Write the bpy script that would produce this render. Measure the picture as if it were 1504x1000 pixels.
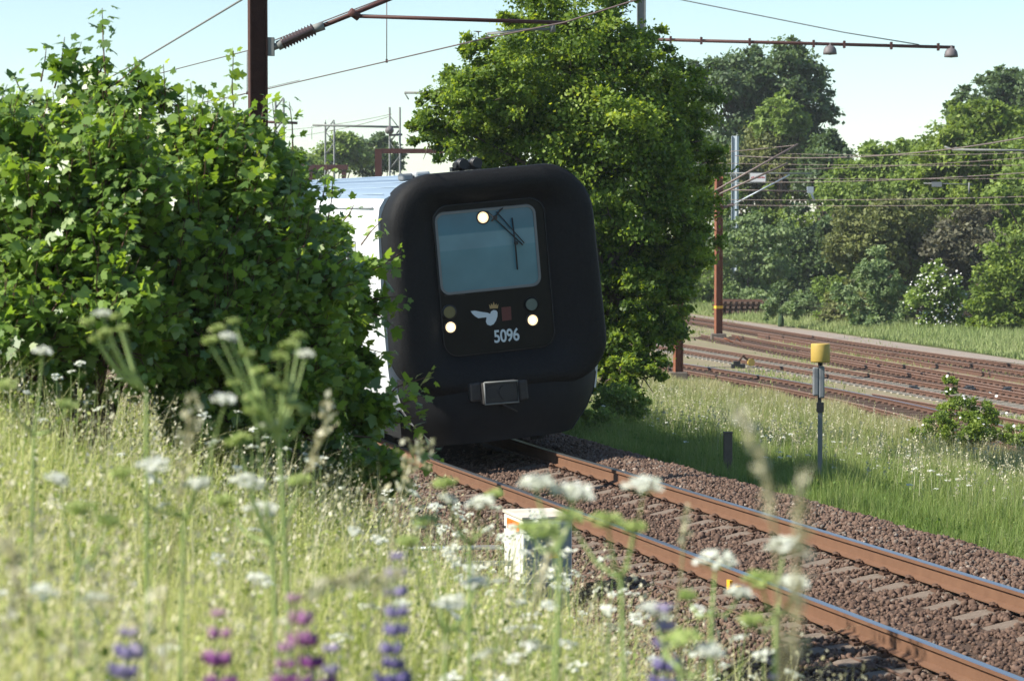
import bpy, math, random
import numpy as np
from mathutils import Vector, Matrix
for o in list(bpy.data.objects): bpy.data.objects.remove(o)
S = bpy.context.scene
COL = S.collection
rng = np.random.default_rng(11)
random.seed(7)
R = math.radians
# ------------------------------------------------------------------ camera, world, sun, exposure
FPX = 3800.0; HCAM = 3.12; PITCH = math.atan(155.6/3800)
cd = bpy.data.cameras.new('camera'); cam = bpy.data.objects.new('camera', cd); COL.objects.link(cam)
cam.location = (0, 0, HCAM); cam.rotation_euler = (math.pi/2-PITCH, 0, 0)
cd.sensor_width = 36; cd.lens = FPX/1504*36; cd.clip_start = .05; cd.clip_end = 5000
cd.dof.use_dof = True; cd.dof.focus_distance = 36; cd.dof.aperture_fstop = 5.8
S.camera = cam
SUN_EL = R(40); SUN_H = Vector((-.966, -.25, 0)).normalized()
sdir = Vector((SUN_H.x*math.cos(SUN_EL), SUN_H.y*math.cos(SUN_EL), math.sin(SUN_EL)))
w = bpy.data.worlds.new('World'); S.world = w; w.use_nodes = True
nt = w.node_tree; nt.nodes.clear()
sk = nt.nodes.new('ShaderNodeTexSky'); sk.sky_type = 'NISHITA'; sk.sun_disc = False
sk.sun_elevation = SUN_EL; sk.sun_rotation = math.atan2(SUN_H.x, SUN_H.y)
sk.air_density = 1.0; sk.dust_density = 0.02; sk.ozone_density = 1.0; sk.altitude = 0
bg = nt.nodes.new('ShaderNodeBackground'); bg.inputs[1].default_value = .094
wo = nt.nodes.new('ShaderNodeOutputWorld'); tn = nt.nodes.new('ShaderNodeMix'); tn.data_type = 'RGBA'; tn.blend_type = 'MULTIPLY'; tn.inputs[0].default_value = 1; tn.inputs[7].default_value = (.94, 1.01, 1.04, 1)
nt.links.new(sk.outputs[0], tn.inputs[6]); nt.links.new(tn.outputs[2], bg.inputs[0]); nt.links.new(bg.outputs[0], wo.inputs[0])
ld = bpy.data.lights.new('sun', 'SUN'); ld.energy = 5.0; ld.angle = R(.53); ld.color = (1, .95, .86)
sun = bpy.data.objects.new('sun', ld); COL.objects.link(sun)
sun.rotation_euler = (-sdir).to_track_quat('-Z', 'Y').to_euler()
S.view_settings.view_transform = 'Standard'; S.view_settings.look = 'None'; S.view_settings.gamma = 1
S.view_settings.exposure = .8
S.render.engine = 'CYCLES'; S.cycles.use_denoising = True
S.cycles.max_bounces = 8; S.cycles.transparent_max_bounces = 8; S.cycles.diffuse_bounces = 3
S.cycles.caustics_reflective = False; S.cycles.caustics_refractive = False

# ------------------------------------------------------------------ geometry helpers
def ray(x, y):
    dx = (x-752)/FPX; dy = -(y-500)/FPX; c, s = math.cos(PITCH), math.sin(PITCH)
    return np.array([dx, c+dy*s, -s+dy*c])
def P(x, y, Z):
    d = ray(x, y); return np.array([0, 0, HCAM])+d*(Z/d[1])
def G(x, y, z):
    d = ray(x, y); return np.array([0, 0, HCAM])+d*((z-HCAM)/d[2])
def new_obj(name, me, parent=None):
    o = bpy.data.objects.new(name, me); COL.objects.link(o)
    if parent is not None: o.parent = parent
    return o
def empty(name, loc=(0, 0, 0)):
    o = bpy.data.objects.new(name, None); COL.objects.link(o); o.location = tuple(loc); o.empty_display_size = .3
    return o
def tag(o, label, cat, group=None):
    o['label'] = label; o['category'] = cat
    if group: o['group'] = group
    return o
class MB:
    def __init__(s): s.v = []; s.f = []; s.m = []; s.sm = []
    def add(s, vs, fs, m=0, smooth=False):
        b = len(s.v); s.v += [tuple(map(float, q)) for q in vs]
        for f in fs: s.f.append(tuple(i+b for i in f)); s.m.append(m); s.sm.append(smooth)
    def box(s, c, d, M=None, m=0, bev=0):
        x, y, z = [q/2 for q in d]
        vs = [Vector((sx*x, sy*y, sz*z)) for sz in (-1, 1) for sy in (-1, 1) for sx in (-1, 1)]
        if M is not None: vs = [M @ q for q in vs]
        vs = [q+Vector(c) for q in vs]
        s.add(vs, [(0, 2, 3, 1), (4, 5, 7, 6), (0, 1, 5, 4), (2, 6, 7, 3), (0, 4, 6, 2), (1, 3, 7, 5)], m)
    def tube(s, pts, r, n=8, m=0, cap=True):
        pts = [Vector(tuple(map(float, p))) for p in pts]
        rs = r if isinstance(r, (list, tuple, np.ndarray)) else [r]*len(pts)
        vs = []
        for i, p in enumerate(pts):
            t = (pts[min(i+1, len(pts)-1)]-pts[max(i-1, 0)]).normalized()
            a = Vector((0, 0, 1)) if abs(t.z) < .9 else Vector((1, 0, 0))
            u = t.cross(a).normalized(); q = t.cross(u)
            for k in range(n):
                an = 2*math.pi*k/n; vs.append(p+(u*math.cos(an)+q*math.sin(an))*rs[i])
        fs = [(i*n+k, i*n+(k+1) % n, (i+1)*n+(k+1) % n, (i+1)*n+k) for i in range(len(pts)-1) for k in range(n)]
        s.add(vs, fs, m, True)
        if cap:
            b = len(s.v)-len(vs)
            s.f.append(tuple(range(b+n-1, b-1, -1))); s.m.append(m); s.sm.append(False)
            e = len(s.v)-n; s.f.append(tuple(range(e, e+n))); s.m.append(m); s.sm.append(False)
    def disc(s, c, r, nrm, th=.01, n=24, m=0):
        nrm = Vector(nrm).normalized(); s.tube([Vector(c)-nrm*th/2, Vector(c)+nrm*th/2], r, n, m)
    def loops(s, L, closed=True, m=0, smooth=True, cap0=False, cap1=False):
        n = len(L[0]); vs = [p for l in L for p in l]; fs = []
        for i in range(len(L)-1):
            for k in range(n if closed else n-1):
                fs.append((i*n+k, i*n+(k+1) % n, (i+1)*n+(k+1) % n, (i+1)*n+k))
        s.add(vs, fs, m, smooth); b = len(s.v)-len(vs)
        if cap0: s.f.append(tuple(range(b+n-1, b-1, -1))); s.m.append(m); s.sm.append(False)
        if cap1: s.f.append(tuple(range(b+len(vs)-n, b+len(vs)))); s.m.append(m); s.sm.append(False)
    def sphere(s, c, r, n=12, m=0, sc=(1, 1, 1)):
        L = []
        for i in range(1, n//2):
            a = math.pi*i/(n//2)
            L.append([(c[0]+r*sc[0]*math.sin(a)*math.cos(2*math.pi*k/n), c[1]+r*sc[1]*math.sin(a)*math.sin(2*math.pi*k/n), c[2]+r*sc[2]*math.cos(a)) for k in range(n)])
        s.loops(L, True, m, True, True, True)
    def build(s, name, mats, parent=None, bevel=0):
        me = bpy.data.meshes.new(name); me.from_pydata(s.v, [], s.f)
        if not isinstance(mats, (list, tuple)): mats = [mats]
        for q in mats: me.materials.append(q)
        me.polygons.foreach_set('material_index', s.m); me.polygons.foreach_set('use_smooth', s.sm); me.update()
        o = new_obj(name, me, parent)
        if bevel:
            bv = o.modifiers.new('bevel', 'BEVEL'); bv.width = bevel; bv.segments = 2; bv.limit_method = 'ANGLE'
        return o
def npmesh(name, V, F, mat, parent=None, tint=None, smooth=False, matidx=None):
    """V (n,3), F (m,k) -> one mesh object; tint = per-vertex float"""
    V = np.asarray(V, np.float32); F = np.asarray(F, np.int32); k = F.shape[1]
    me = bpy.data.meshes.new(name)
    me.vertices.add(len(V)); me.vertices.foreach_set('co', V.ravel())
    me.loops.add(F.size); me.loops.foreach_set('vertex_index', F.ravel())
    me.polygons.add(len(F)); me.polygons.foreach_set('loop_start', np.arange(len(F), dtype=np.int32)*k)
    if smooth: me.polygons.foreach_set('use_smooth', np.ones(len(F), bool))
    if tint is not None:
        a = me.attributes.new('tint', 'FLOAT', 'POINT'); a.data.foreach_set('value', np.asarray(tint, np.float32))
    mats = mat if isinstance(mat, (list, tuple)) else [mat]
    for q in mats: me.materials.append(q)
    if matidx is not None: me.polygons.foreach_set('material_index', np.asarray(matidx, np.int32))
    me.update(calc_edges=True)
    return new_obj(name, me, parent)
def rotmats(nrm, fwd):
    """columns: x, y(fwd), z(normal)"""
    z = nrm/np.linalg.norm(nrm, axis=1, keepdims=True)
    y = fwd-(fwd*z).sum(1, keepdims=True)*z; y /= np.linalg.norm(y, axis=1, keepdims=True)+1e-9
    x = np.cross(y, z); return np.stack([x, y, z], 2)
def scatter(T, TF, pos, M, sc):
    """template verts T(k,3), faces TF(m,j), instances"""
    n = len(pos); sc = np.broadcast_to(np.asarray(sc, float).reshape(-1, 1) if np.ndim(sc) == 1 else np.asarray(sc), (n, 3) if np.ndim(sc) == 2 else (n, 1))
    V = np.einsum('nij,nkj->nki', M, T[None]*sc[:, None, :])+pos[:, None, :]
    F = TF[None]+(np.arange(n)*len(T))[:, None, None]
    return V.reshape(-1, 3), F.reshape(-1, TF.shape[1])
class Cat:
    def __init__(s): s.V = []; s.F = []; s.T = []; s.n = 0
    def add(s, V, F, t):
        if len(V) == 0: return
        s.V.append(V); s.F.append(F+s.n); s.T.append(np.broadcast_to(t, (len(V),)) if np.ndim(t) == 0 else t); s.n += len(V)
    def build(s, name, mat, parent=None, off=None, smooth=False):
        V = np.concatenate(s.V)
        if off is not None: V = V-np.asarray(off)
        return npmesh(name, V, np.concatenate(s.F), mat, parent, np.concatenate(s.T), smooth)
def unit(a): return a/(np.linalg.norm(a, axis=-1, keepdims=True)+1e-9)
def rdir(n): return unit(rng.normal(size=(n, 3)))

# ------------------------------------------------------------------ materials
def mat(name, col, rough=.7, metal=0, spec=.5, noise=None, bump=0, bscale=40, emit=None, coords='Object', coat=0):
    """noise=(scale, colour2, amount)"""
    m = bpy.data.materials.new(name); m.use_nodes = True; t = m.node_tree; b = t.nodes['Principled BSDF']
    b.inputs['Base Color'].default_value = (*col, 1); b.inputs['Roughness'].default_value = rough
    b.inputs['Metallic'].default_value = metal; b.inputs['Specular IOR Level'].default_value = spec
    if coat: b.inputs['Coat Weight'].default_value = coat; b.inputs['Coat Roughness'].default_value = .05
    tc = t.nodes.new('ShaderNodeTexCoord')
    if noise:
        n = t.nodes.new('ShaderNodeTexNoise'); n.inputs['Scale'].default_value = noise[0]; n.inputs['Detail'].default_value = 6; n.inputs['Roughness'].default_value = .65
        t.links.new(tc.outputs[coords], n.inputs['Vector'])
        r = t.nodes.new('ShaderNodeValToRGB'); r.color_ramp.elements[0].position = .5-noise[2]/2; r.color_ramp.elements[1].position = .5+noise[2]/2
        r.color_ramp.elements[0].color = (*col, 1); r.color_ramp.elements[1].color = (*noise[1], 1)
        t.links.new(n.outputs['Fac'], r.inputs[0]); t.links.new(r.outputs[0], b.inputs['Base Color'])
    if bump:
        n2 = t.nodes.new('ShaderNodeTexNoise'); n2.inputs['Scale'].default_value = bscale; n2.inputs['Detail'].default_value = 4
        t.links.new(tc.outputs[coords], n2.inputs['Vector'])
        bp = t.nodes.new('ShaderNodeBump'); bp.inputs['Strength'].default_value = bump; bp.inputs['Distance'].default_value = .02
        t.links.new(n2.outputs['Fac'], bp.inputs['Height']); t.links.new(bp.outputs[0], b.inputs['Normal'])
    if emit: b.inputs['Emission Color'].default_value = (*emit[0], 1); b.inputs['Emission Strength'].default_value = emit[1]
    return m
def leafmat(name, cols, trans=.35, tcol=None, rough=.45, spec=.35, nscale=None):
    """cols: ramp of colours over the 'tint' attribute"""
    m = bpy.data.materials.new(name); m.use_nodes = True; t = m.node_tree; b = t.nodes['Principled BSDF']
    b.inputs['Roughness'].default_value = rough; b.inputs['Specular IOR Level'].default_value = spec
    a = t.nodes.new('ShaderNodeAttribute'); a.attribute_name = 'tint'
    r = t.nodes.new('ShaderNodeValToRGB'); el = r.color_ramp.elements
    while len(el) < len(cols): el.new(.5)
    for i, c in enumerate(cols): el[i].position = i/(len(cols)-1); el[i].color = (*c, 1)
    t.links.new(a.outputs['Fac'], r.inputs[0]); t.links.new(r.outputs[0], b.inputs['Base Color'])
    if trans:
        tr = t.nodes.new('ShaderNodeBsdfTranslucent'); mx = t.nodes.new('ShaderNodeMixShader'); mx.inputs[0].default_value = trans
        hs = t.nodes.new('ShaderNodeMix'); hs.data_type = 'RGBA'; hs.blend_type = 'MULTIPLY'; hs.inputs[0].default_value = 1
        hs.inputs[7].default_value = (*(tcol or (2.2, 2.0, .9)), 1)
        t.links.new(r.outputs[0], hs.inputs[6]); t.links.new(hs.outputs[2], tr.inputs[0])
        t.links.new(b.outputs[0], mx.inputs[1]); t.links.new(tr.outputs[0], mx.inputs[2])
        t.links.new(mx.outputs[0], t.nodes['Material Output'].inputs['Surface'])
    return m
M = {}
M['rust'] = mat('rusty_steel', (.16, .055, .028), .85, 0, .3, (9, (.26, .10, .05), .5), .3, 60)
M['rail'] = mat('rail_side_rust', (.185, .098, .056), .85, 0, .25, (6, (.13, .066, .038), .6), .25, 90)
M['railtop'] = mat('polished_rail', (.47, .48, .50), .36, 1)
M['railtop_rust'] = mat('dull_rail_top', (.22, .125, .085), .6, .2, .4, (4, (.32, .21, .15), .5))
M['yardrail'] = mat('yard_rail_rust', (.135, .070, .046), .85, 0, .25, (3, (.095, .055, .040), .5))
M['clip'] = mat('clip_rust', (.09, .05, .035), .8, .2, .4, (30, (.14, .08, .05), .5))
M['sleeper'] = mat('concrete_sleeper', (.23, .185, .145), .9, 0, .2, (14, (.13, .095, .07), .7), .5, 70)
M['sleeperw'] = mat('pale_concrete_sleeper', (.46, .43, .36), .9, 0, .2, (5, (.28, .24, .19), .6))
M['sleeperd'] = mat('timber_sleeper', (.10, .06, .045), .9, 0, .2, (6, (.16, .11, .08), .6))
M['soil'] = mat('ballast_bed', (.06, .04, .03), 1, 0, .1, (30, (.11, .075, .055), .6), .8, 60)
M['yard'] = mat('yard_gravel', (.28, .225, .16), 1, 0, .1, (.55, (.19, .18, .09), .5), .5, 30)
M['pale_gravel'] = mat('pale_gravel', (.34, .29, .25), 1, 0, .1, (3, (.26, .21, .16), .5), .6, 40)
M['ground'] = mat('meadow_soil', (.05, .062, .02), 1, 0, .1, (.8, (.10, .11, .035), .6), .4, 10)
M['rubber'] = mat('black_rubber', (.0045, .0045, .0048), .68, 0, .2, (22, (.0095, .0095, .0095), .35), .3, 45)
M['frontpanel'] = mat('black_front_panel', (.005, .005, .0045), .3, 0, .15)
M['white'] = mat('white_body_paint', (.78, .79, .78), .35, 0, .5, (1.5, (.70, .70, .68), .6))
M['roof'] = mat('ribbed_aluminium_roof', (.26, .34, .42), .5, .3, .5, (1.2, (.31, .39, .46), .6))
M['grey'] = mat('grey_paint', (.22, .23, .24), .6, 0, .4, (8, (.16, .17, .17), .6))
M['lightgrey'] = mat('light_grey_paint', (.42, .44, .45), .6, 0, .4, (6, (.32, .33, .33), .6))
M['skirt'] = mat('dark_skirt', (.006, .006, .007), .65, 0, .2, (7, (.012, .012, .012), .6), .1, 30)
M['black'] = mat('black_plastic', (.012, .012, .013), .5)
M['coupler'] = mat('coupler_steel', (.03, .03, .03), .6, .2, .3, (20, (.06, .055, .05), .6))
M['sidewin'] = mat('side_window_glass', (.03, .035, .04), .06, 0, .6)
M['lampon'] = mat('lit_headlight', (.9, .8, .6), .3, 0, .5, emit=((1, .70, .34), .8))
M['lampcore'] = mat('lit_bulb', (1, 1, .9), .3, 0, .5, emit=((1, .97, .9), 12))
M['lampoff'] = mat('unlit_lamp_glass', (.10, .14, .13), .15, 0, .6)
M['lampamber'] = mat('unlit_warm_lamp_glass', (.16, .14, .06), .15, 0, .6)
M['winframe'] = mat('screen_frame', (.16, .17, .18), .4, .3)
M['decal'] = mat('pale_decal', (.62, .68, .70), .6)
M['gold'] = mat('crown_gold', (.42, .27, .10), .5)
M['red'] = mat('dark_red_lamp', (.10, .012, .012), .35)
M['orange'] = mat('orange_sticker', (.95, .16, .015), .55)
M['orange2'] = mat('orange_door_panel', (.9, .30, .05), .5)
M['yellow'] = mat('yellow_paint', (.52, .37, .08), .55, 0, .3, (9, (.40, .27, .07), .7))
M['yellowband'] = mat('yellow_band', (.75, .42, .02), .6)
M['cab'] = mat('cabinet_white_paint', (.80, .80, .74), .6, 0, .3, (6, (.62, .60, .52), .7))
M['cablid'] = mat('cabinet_lid', (.50, .42, .33), .8, 0, .2, (5, (.66, .62, .52), .4))
M['cabshade'] = mat('cabinet_shaded_grey', (.24, .31, .34), .6, 0, .3, (6, (.19, .24, .27), .7))  # darker blue-grey puts the shade of the cabinet's front into its colour
M['galv'] = mat('galvanised_steel', (.45, .50, .53), .5, .5, .4, (4, (.36, .40, .43), .6))
M['darkgalv'] = mat('weathered_grey_steel', (.18, .19, .18), .7, .1, .3, (6, (.25, .25, .23), .6))
M['concrete'] = mat('concrete', (.48, .46, .41), .9, 0, .2, (8, (.36, .33, .28), .6))
M['darkconcrete'] = mat('dark_stained_concrete', (.10, .08, .065), .9, 0, .2, (8, (.18, .15, .12), .6))
M['insul'] = mat('brown_insulator', (.055, .032, .03), .3, 0, .6)
M['wire'] = mat('copper_wire', (.13, .09, .08), .6, .3)
M['wirelight'] = mat('weathered_wire', (.19, .145, .125), .6, .2)
M['bark'] = mat('bark', (.09, .065, .045), .95, 0, .2, (12, (.14, .11, .08), .6), .8, 30)
M['twig'] = mat('brown_twig', (.12, .06, .04), .8)
M['brownpaint'] = mat('brown_steel_paint', (.07, .028, .024), .6, 0, .3, (4, (.10, .042, .034), .6))
M['rustdark'] = mat('dark_rusty_mast', (.055, .024, .018), .8, 0, .25, (9, (.09, .04, .027), .5), .3, 60)
M['lampshade'] = mat('grey_lamp_shade', (.14, .12, .12), .6)
M['signwhite'] = mat('sign_white', (.72, .70, .68), .6)
M['signred'] = mat('sign_red', (.5, .05, .04), .6)
M['syc'] = leafmat('sycamore_leaves', [(.06, .12, .026), (.12, .205, .038), (.20, .30, .06), (.32, .40, .10)], .40, (2.1, 2.0, .7), .34, .6)
M['haw'] = leafmat('fresh_tree_leaves', [(.06, .11, .022), (.125, .20, .032), (.215, .305, .048), (.33, .41, .08)], .45, (2.0, 1.8, .6), .5, .3)
M['darkleaf'] = leafmat('dark_tree_leaves', [(.075, .12, .05), (.115, .175, .065), (.16, .225, .085)], .35, (1.5, 1.5, .9), .5, .4)
M['midleaf'] = leafmat('mid_green_leaves', [(.12, .18, .045), (.20, .28, .06), (.28, .37, .09)], .38, (1.5, 1.5, .8), .6, .3)
M['brightleaf'] = leafmat('yellow_green_leaves', [(.12, .18, .035), (.19, .26, .045), (.28, .35, .07)], .35, (1.6, 1.6, .7), .6, .3)
M['oliveleaf'] = leafmat('olive_brown_leaves', [(.11, .13, .045), (.17, .19, .06), (.24, .26, .085)], .3, (1.4, 1.4, .9), .6, .3)
M['willow'] = leafmat('grey_green_leaves', [(.13, .19, .08), (.20, .27, .11), (.28, .35, .16)], .35, (1.3, 1.4, .8), .6, .3)
M['purpleleaf'] = leafmat('dull_purple_leaves', [(.08, .08, .05), (.12, .115, .065), (.16, .155, .085)], .25, (1.3, 1.2, .9), .6, .3)
M['meadow'] = leafmat('meadow_grass', [(.055, .105, .015), (.20, .27, .045), (.43, .48, .13), (.64, .63, .28), (.72, .66, .42)], .35, (1.2, 1.2, .8), .6, .3)
M['strip'] = leafmat('trackside_grass', [(.08, .15, .03), (.15, .235, .05), (.235, .30, .085), (.34, .35, .16), (.44, .37, .24)], .35, (1.3, 1.3, .7), .6, .3)
M['field'] = leafmat('far_field_grass', [(.20, .27, .09), (.27, .34, .12), (.36, .39, .18), (.48, .45, .28)], .3, (1.2, 1.2, .8), .7, .2)
M['stone'] = leafmat('ballast_stone', [(.055, .035, .026), (.12, .075, .054), (.175, .115, .083), (.17, .145, .12), (.32, .26, .21)], 0, None, .9, .2)
M['umbelwhite'] = leafmat('white_umbel_flowers', [(.62, .64, .50), (.82, .82, .74)], .25, (1, 1, .9), .7, .2)
M['umbelgreen'] = leafmat('green_umbel_seeds', [(.22, .32, .07), (.38, .46, .14), (.50, .55, .22)], .3, (1.1, 1.1, .8), .6, .3)
M['stem'] = leafmat('herb_stems', [(.16, .26, .05), (.30, .38, .12), (.45, .45, .22)], .1, (1.2, 1.2, .8), .5, .4)
M['seed'] = leafmat('dry_seed_heads', [(.36, .33, .18), (.56, .52, .33), (.74, .70, .54)], .3, (1, 1, .9), .7, .2)
M['lupmag'] = leafmat('magenta_lupin_flowers', [(.17, .04, .21), (.30, .08, .29), (.46, .20, .40), (.70, .50, .56)], .35, (1.2, 1, 1.2), .5, .3)
M['lupblue'] = leafmat('blue_lupin_flowers', [(.15, .12, .30), (.24, .20, .40), (.38, .32, .50), (.60, .50, .60)], .35, (1, 1, 1.2), .5, .3)
M['rosewhite'] = leafmat('white_rose_flowers', [(.7, .68, .62), (.8, .8, .76)], .2, (1, 1, .95), .6, .2)

# ------------------------------------------------------------------ main track geometry (circular arc)
TH0, K = .2705, .0015; CANT = .14
PC0 = np.array([-.237, 35.6]); RR = 1/K
CC = PC0-RR*np.array([math.cos(TH0), math.sin(TH0)])
def LS(X, Y):
    dx = X-CC[0]; dy = Y-CC[1]; r = np.hypot(dx, dy); th = np.arctan2(dy, dx)
    return r-RR, (TH0-th)*RR            # lateral offset (right +), distance towards camera
def TP(s, lat, dz=0.0):
    """point on canted rail plane"""
    th = TH0-np.asarray(s)*K; r = RR+lat
    return np.stack([CC[0]+r*np.cos(th), CC[1]+r*np.sin(th), CANT*(lat+.7525)/1.505+dz+.009*np.clip(-np.asarray(s), 0, 60)+0*th], -1)
GL = [-400, -60, -30, -12, -8.5, -5.2, -3.8, -3.0, -2.0, -1.75, 1.75, 2.1, 3.4, 4.3, 13, 17, 60, 90, 700]
GZ = [6, 3.0, 2.3, 1.9, 1.66, .60, -.26, -.47, -.42, -.29, .03, .0, -.5, -.55, -1.8, -1.9, -1.9, -1.9, -1.9]
def zg(X, Y):
    L, s = LS(X, Y)
    z = np.interp(L, GL, GZ)
    z = z+.009*np.clip(-s, 0, 60)*np.clip((5.5-np.abs(L))/2, 0, 1)
    far = np.clip((L-75)/60, 0, 1); z = z+far*far*3.0
    bumpm = np.clip((np.abs(L)-3.5)/2, 0, 1)*np.clip((12-np.abs(L))/3, .15, 1)
    return z+bumpm*(.05*np.sin(X*1.7+Y*.9)+.04*np.sin(X*.6-Y*1.3+1))
def sheet(name, s0, s1, ds, Ls, dz, m, kind='structure'):
    ss = np.arange(s0, s1+1e-6, ds); n = len(Ls); V = []
    for s in ss:
        th = TH0-s*K; r = RR+np.array(Ls); X = CC[0]+r*np.cos(th); Y = CC[1]+r*np.sin(th)
        V.append(np.stack([X, Y, zg(X, Y)+dz], 1))
    V = np.concatenate(V); F = np.array([(i*n+j, i*n+j+1, (i+1)*n+j+1, (i+1)*n+j) for i in range(len(ss)-1) for j in range(n-1)])
    o = npmesh(name, V, F[:, ::-1], m, smooth=True); o['kind'] = kind; return o
# ground sheet reaching the horizon
xs = np.unique(np.concatenate([np.linspace(-2500, -60, 14), np.linspace(-60, -12, 25), np.linspace(-12, 14, 105), np.linspace(14, 70, 60), np.linspace(70, 2500, 18)]))
ys = np.unique(np.concatenate([np.linspace(-2500, -12, 12), np.linspace(-12, 60, 190), np.linspace(60, 260, 70), np.linspace(260, 3000, 18)]))
GX, GY = np.meshgrid(xs, ys); GLs, _ = LS(GX, GY)
Zs = zg(GX, GY)-np.where((np.abs(GLs) < 3.7), .06, 0)
nx = len(xs); ii, jj = np.meshgrid(np.arange(len(ys)-1), np.arange(nx-1), indexing='ij'); a = (ii*nx+jj).ravel()
g = npmesh('ground', np.stack([GX.ravel(), GY.ravel(), Zs.ravel()], 1), np.stack([a, a+1, a+nx+1, a+nx], 1), M['ground'], smooth=True); g['kind'] = 'structure'
sheet('ballast', -60, 34, .5, [-3.1, -2.6, -2.0, -1.75, -1.2, -.4, .4, 1.2, 1.75, 2.1, 2.7, 3.4, 3.6], -.02, M['soil'])

# ------------------------------------------------------------------ rails
RAILP = [(-.07, -.172), (.07, -.172), (.07, -.162), (.012, -.142), (.009, -.05), (.036, -.036), (.036, -.006), (.028, 0), (-.028, 0), (-.036, -.006), (-.036, -.036), (-.009, -.05), (-.012, -.142), (-.07, -.162)]
def rail_mesh(mb, pts, nrm, prof=RAILP, sc=1, topm=1):
    L = []
    for p, n in zip(pts, nrm): L.append([(p[0]+n[0]*u*sc, p[1]+n[1]*u*sc, p[2]+v*sc) for u, v in prof])
    nn = len(prof); vs = [q for l in L for q in l]; fs = []; ms = []
    b = len(mb.v); mb.v += [tuple(map(float, q)) for q in vs]
    for i in range(len(L)-1):
        for k in range(nn):
            mb.f.append((b+i*nn+k, b+i*nn+(k+1) % nn, b+(i+1)*nn+(k+1) % nn, b+(i+1)*nn+k)); mb.m.append(topm if k in (6, 7, 8) else 0); mb.sm.append(False)
trk = empty('railway_track', (0, 0, 0)); tag(trk, 'curved ballasted track with brown sided shiny topped rails under the train', 'railway track')
for lat in (-.7525, .7525):
    ss = np.arange(-50, 34, .5); pts = TP(ss, lat); th = TH0-ss*K
    mb = MB(); rail_mesh(mb, pts, [(math.cos(t), math.sin(t)) for t in th]); mb.build('rail', [M['rail'], M['railtop']], trk)
# sleeper: monoblock, higher under the rails, dipping in the middle
def sleeper_mesh():
    mb = MB(); st = [(-1.25, .0, .125), (-1.2, .012, .13), (-.55, .012, .13), (-.3, -.015, .12), (0, -.022, .115), (.3, -.015, .12), (.55, .012, .13), (1.2, .012, .13), (1.25, .0, .125)]
    L = [[(u, -h-.02, -.2), (u, -h, t-.02), (u, -h+.02, t), (u, h-.02, t), (u, h, t-.02), (u, h+.02, -.2)] for u, t, h in st]
    mb.loops(L, True, 0, False, True, True); return mb
sl0 = sleeper_mesh().build('sleeper', M['sleeper'], trk)
cb = MB()
for sx in (-1, 1):
    cb.box((sx*.105, 0, .012), (.07, .13, .024))
    cb.tube([(sx*.085, -.05, .03), (sx*.10, -.055, .06), (sx*.135, -.04, .062), (sx*.14, .0, .05), (sx*.12, .04, .062), (sx*.09, .05, .035)], .009, 6)
    cb.tube([(sx*.115, 0, .01), (sx*.115, 0, .075)], .014, 6); cb.tube([(sx*.115, 0, .055), (sx*.115, 0, .07)], .024, 6)
cb.box((0, 0, .006), (.15, .16, .012))
cl0 = cb.build('rail_clip', M['clip'], sl0)
mes, mec = sl0.data, cl0.data
bpy.data.objects.remove(cl0); bpy.data.objects.remove(sl0)
SL_S = np.arange(-1.78, 24, .6)
for s in SL_S:
    p = TP(s, 0); th = TH0-s*K+random.uniform(-.006, .006)
    o = new_obj('sleeper', mes, trk); al = math.atan(CANT/1.505)
    o.matrix_world = Matrix.Translation((p[0], p[1], p[2]-.205)) @ Matrix.Rotation(th, 4, 'Z') @ Matrix.Rotation(-al, 4, 'Y')
    if s > -.6:
        for lat in (-.7525, .7525):
            c = new_obj('rail_clip', mec, o); c.location = (lat, 0, .013)
# signalling tag on the rail web (small orange plates)
# ------------------------------------------------------------------ ballast stones
def ico():
    t = (1+5**.5)/2; v = np.array([(-1, t, 0), (1, t, 0), (-1, -t, 0), (1, -t, 0), (0, -1, t), (0, 1, t), (0, -1, -t), (0, 1, -t), (t, 0, -1), (t, 0, 1), (-t, 0, -1), (-t, 0, 1)], float)
    f = np.array([(0, 11, 5), (0, 5, 1), (0, 1, 7), (0, 7, 10), (0, 10, 11), (1, 5, 9), (5, 11, 4), (11, 10, 2), (10, 7, 6), (7, 1, 8), (3, 9, 4), (3, 4, 2), (3, 2, 6), (3, 6, 8), (3, 8, 9), (4, 9, 5), (2, 4, 11), (6, 2, 10), (8, 6, 7), (9, 8, 1)])
    return v/np.linalg.norm(v[0]), f
IV, IF = ico()
ROCKS = [(IV*(1+rng.normal(0, .16, (12, 1)))*np.array([1, rng.uniform(.6, .95), rng.uniform(.5, .8)]), IF) for _ in range(8)]
def stones(cat, X, Y, Z, size, tint):
    n = len(X); vi = rng.integers(0, 8, n)
    for k in range(8):
        q = vi == k
        if not q.any(): continue
        mm = rotmats(rdir(q.sum()), rdir(q.sum()))
        V, F = scatter(ROCKS[k][0], ROCKS[k][1], np.stack([X[q], Y[q], Z[q]], 1), mm, size[q]); cat.add(V, F, np.repeat(tint[q], 12))
cat = Cat()
n = 125000; s = rng.uniform(-4, 20.5, n); L = rng.uniform(-3.15, 3.62, n)
L = np.where((s > 12) & (L > 3) & (rng.random(n) < .3), L-1, L)
edge = 3.3+.12*np.sin(s*2.1)+.1*np.sin(s*5.3)
keep = (np.abs(np.abs(L)-.7525) > .09) & (L < edge)
ph = (s-SL_S[0]+.3) % .6-.3; onsl = (np.abs(ph) < .12) & (np.abs(L) < 1.27)
keep &= ~(onsl & ((np.abs(L) > .28) | (rng.random(n) < .6)))
near_clip = (np.abs(ph) < .1) & (np.abs(np.abs(L)-.75) < .2); keep &= ~near_clip
s, L = s[keep], L[keep]; p = TP(s, L); zz = zg(p[:, 0], p[:, 1])
inner = np.abs(L) < 1.3
size = rng.uniform(.012, .036, len(s))*np.where(rng.random(len(s)) < .08, 1.5, 1)
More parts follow.
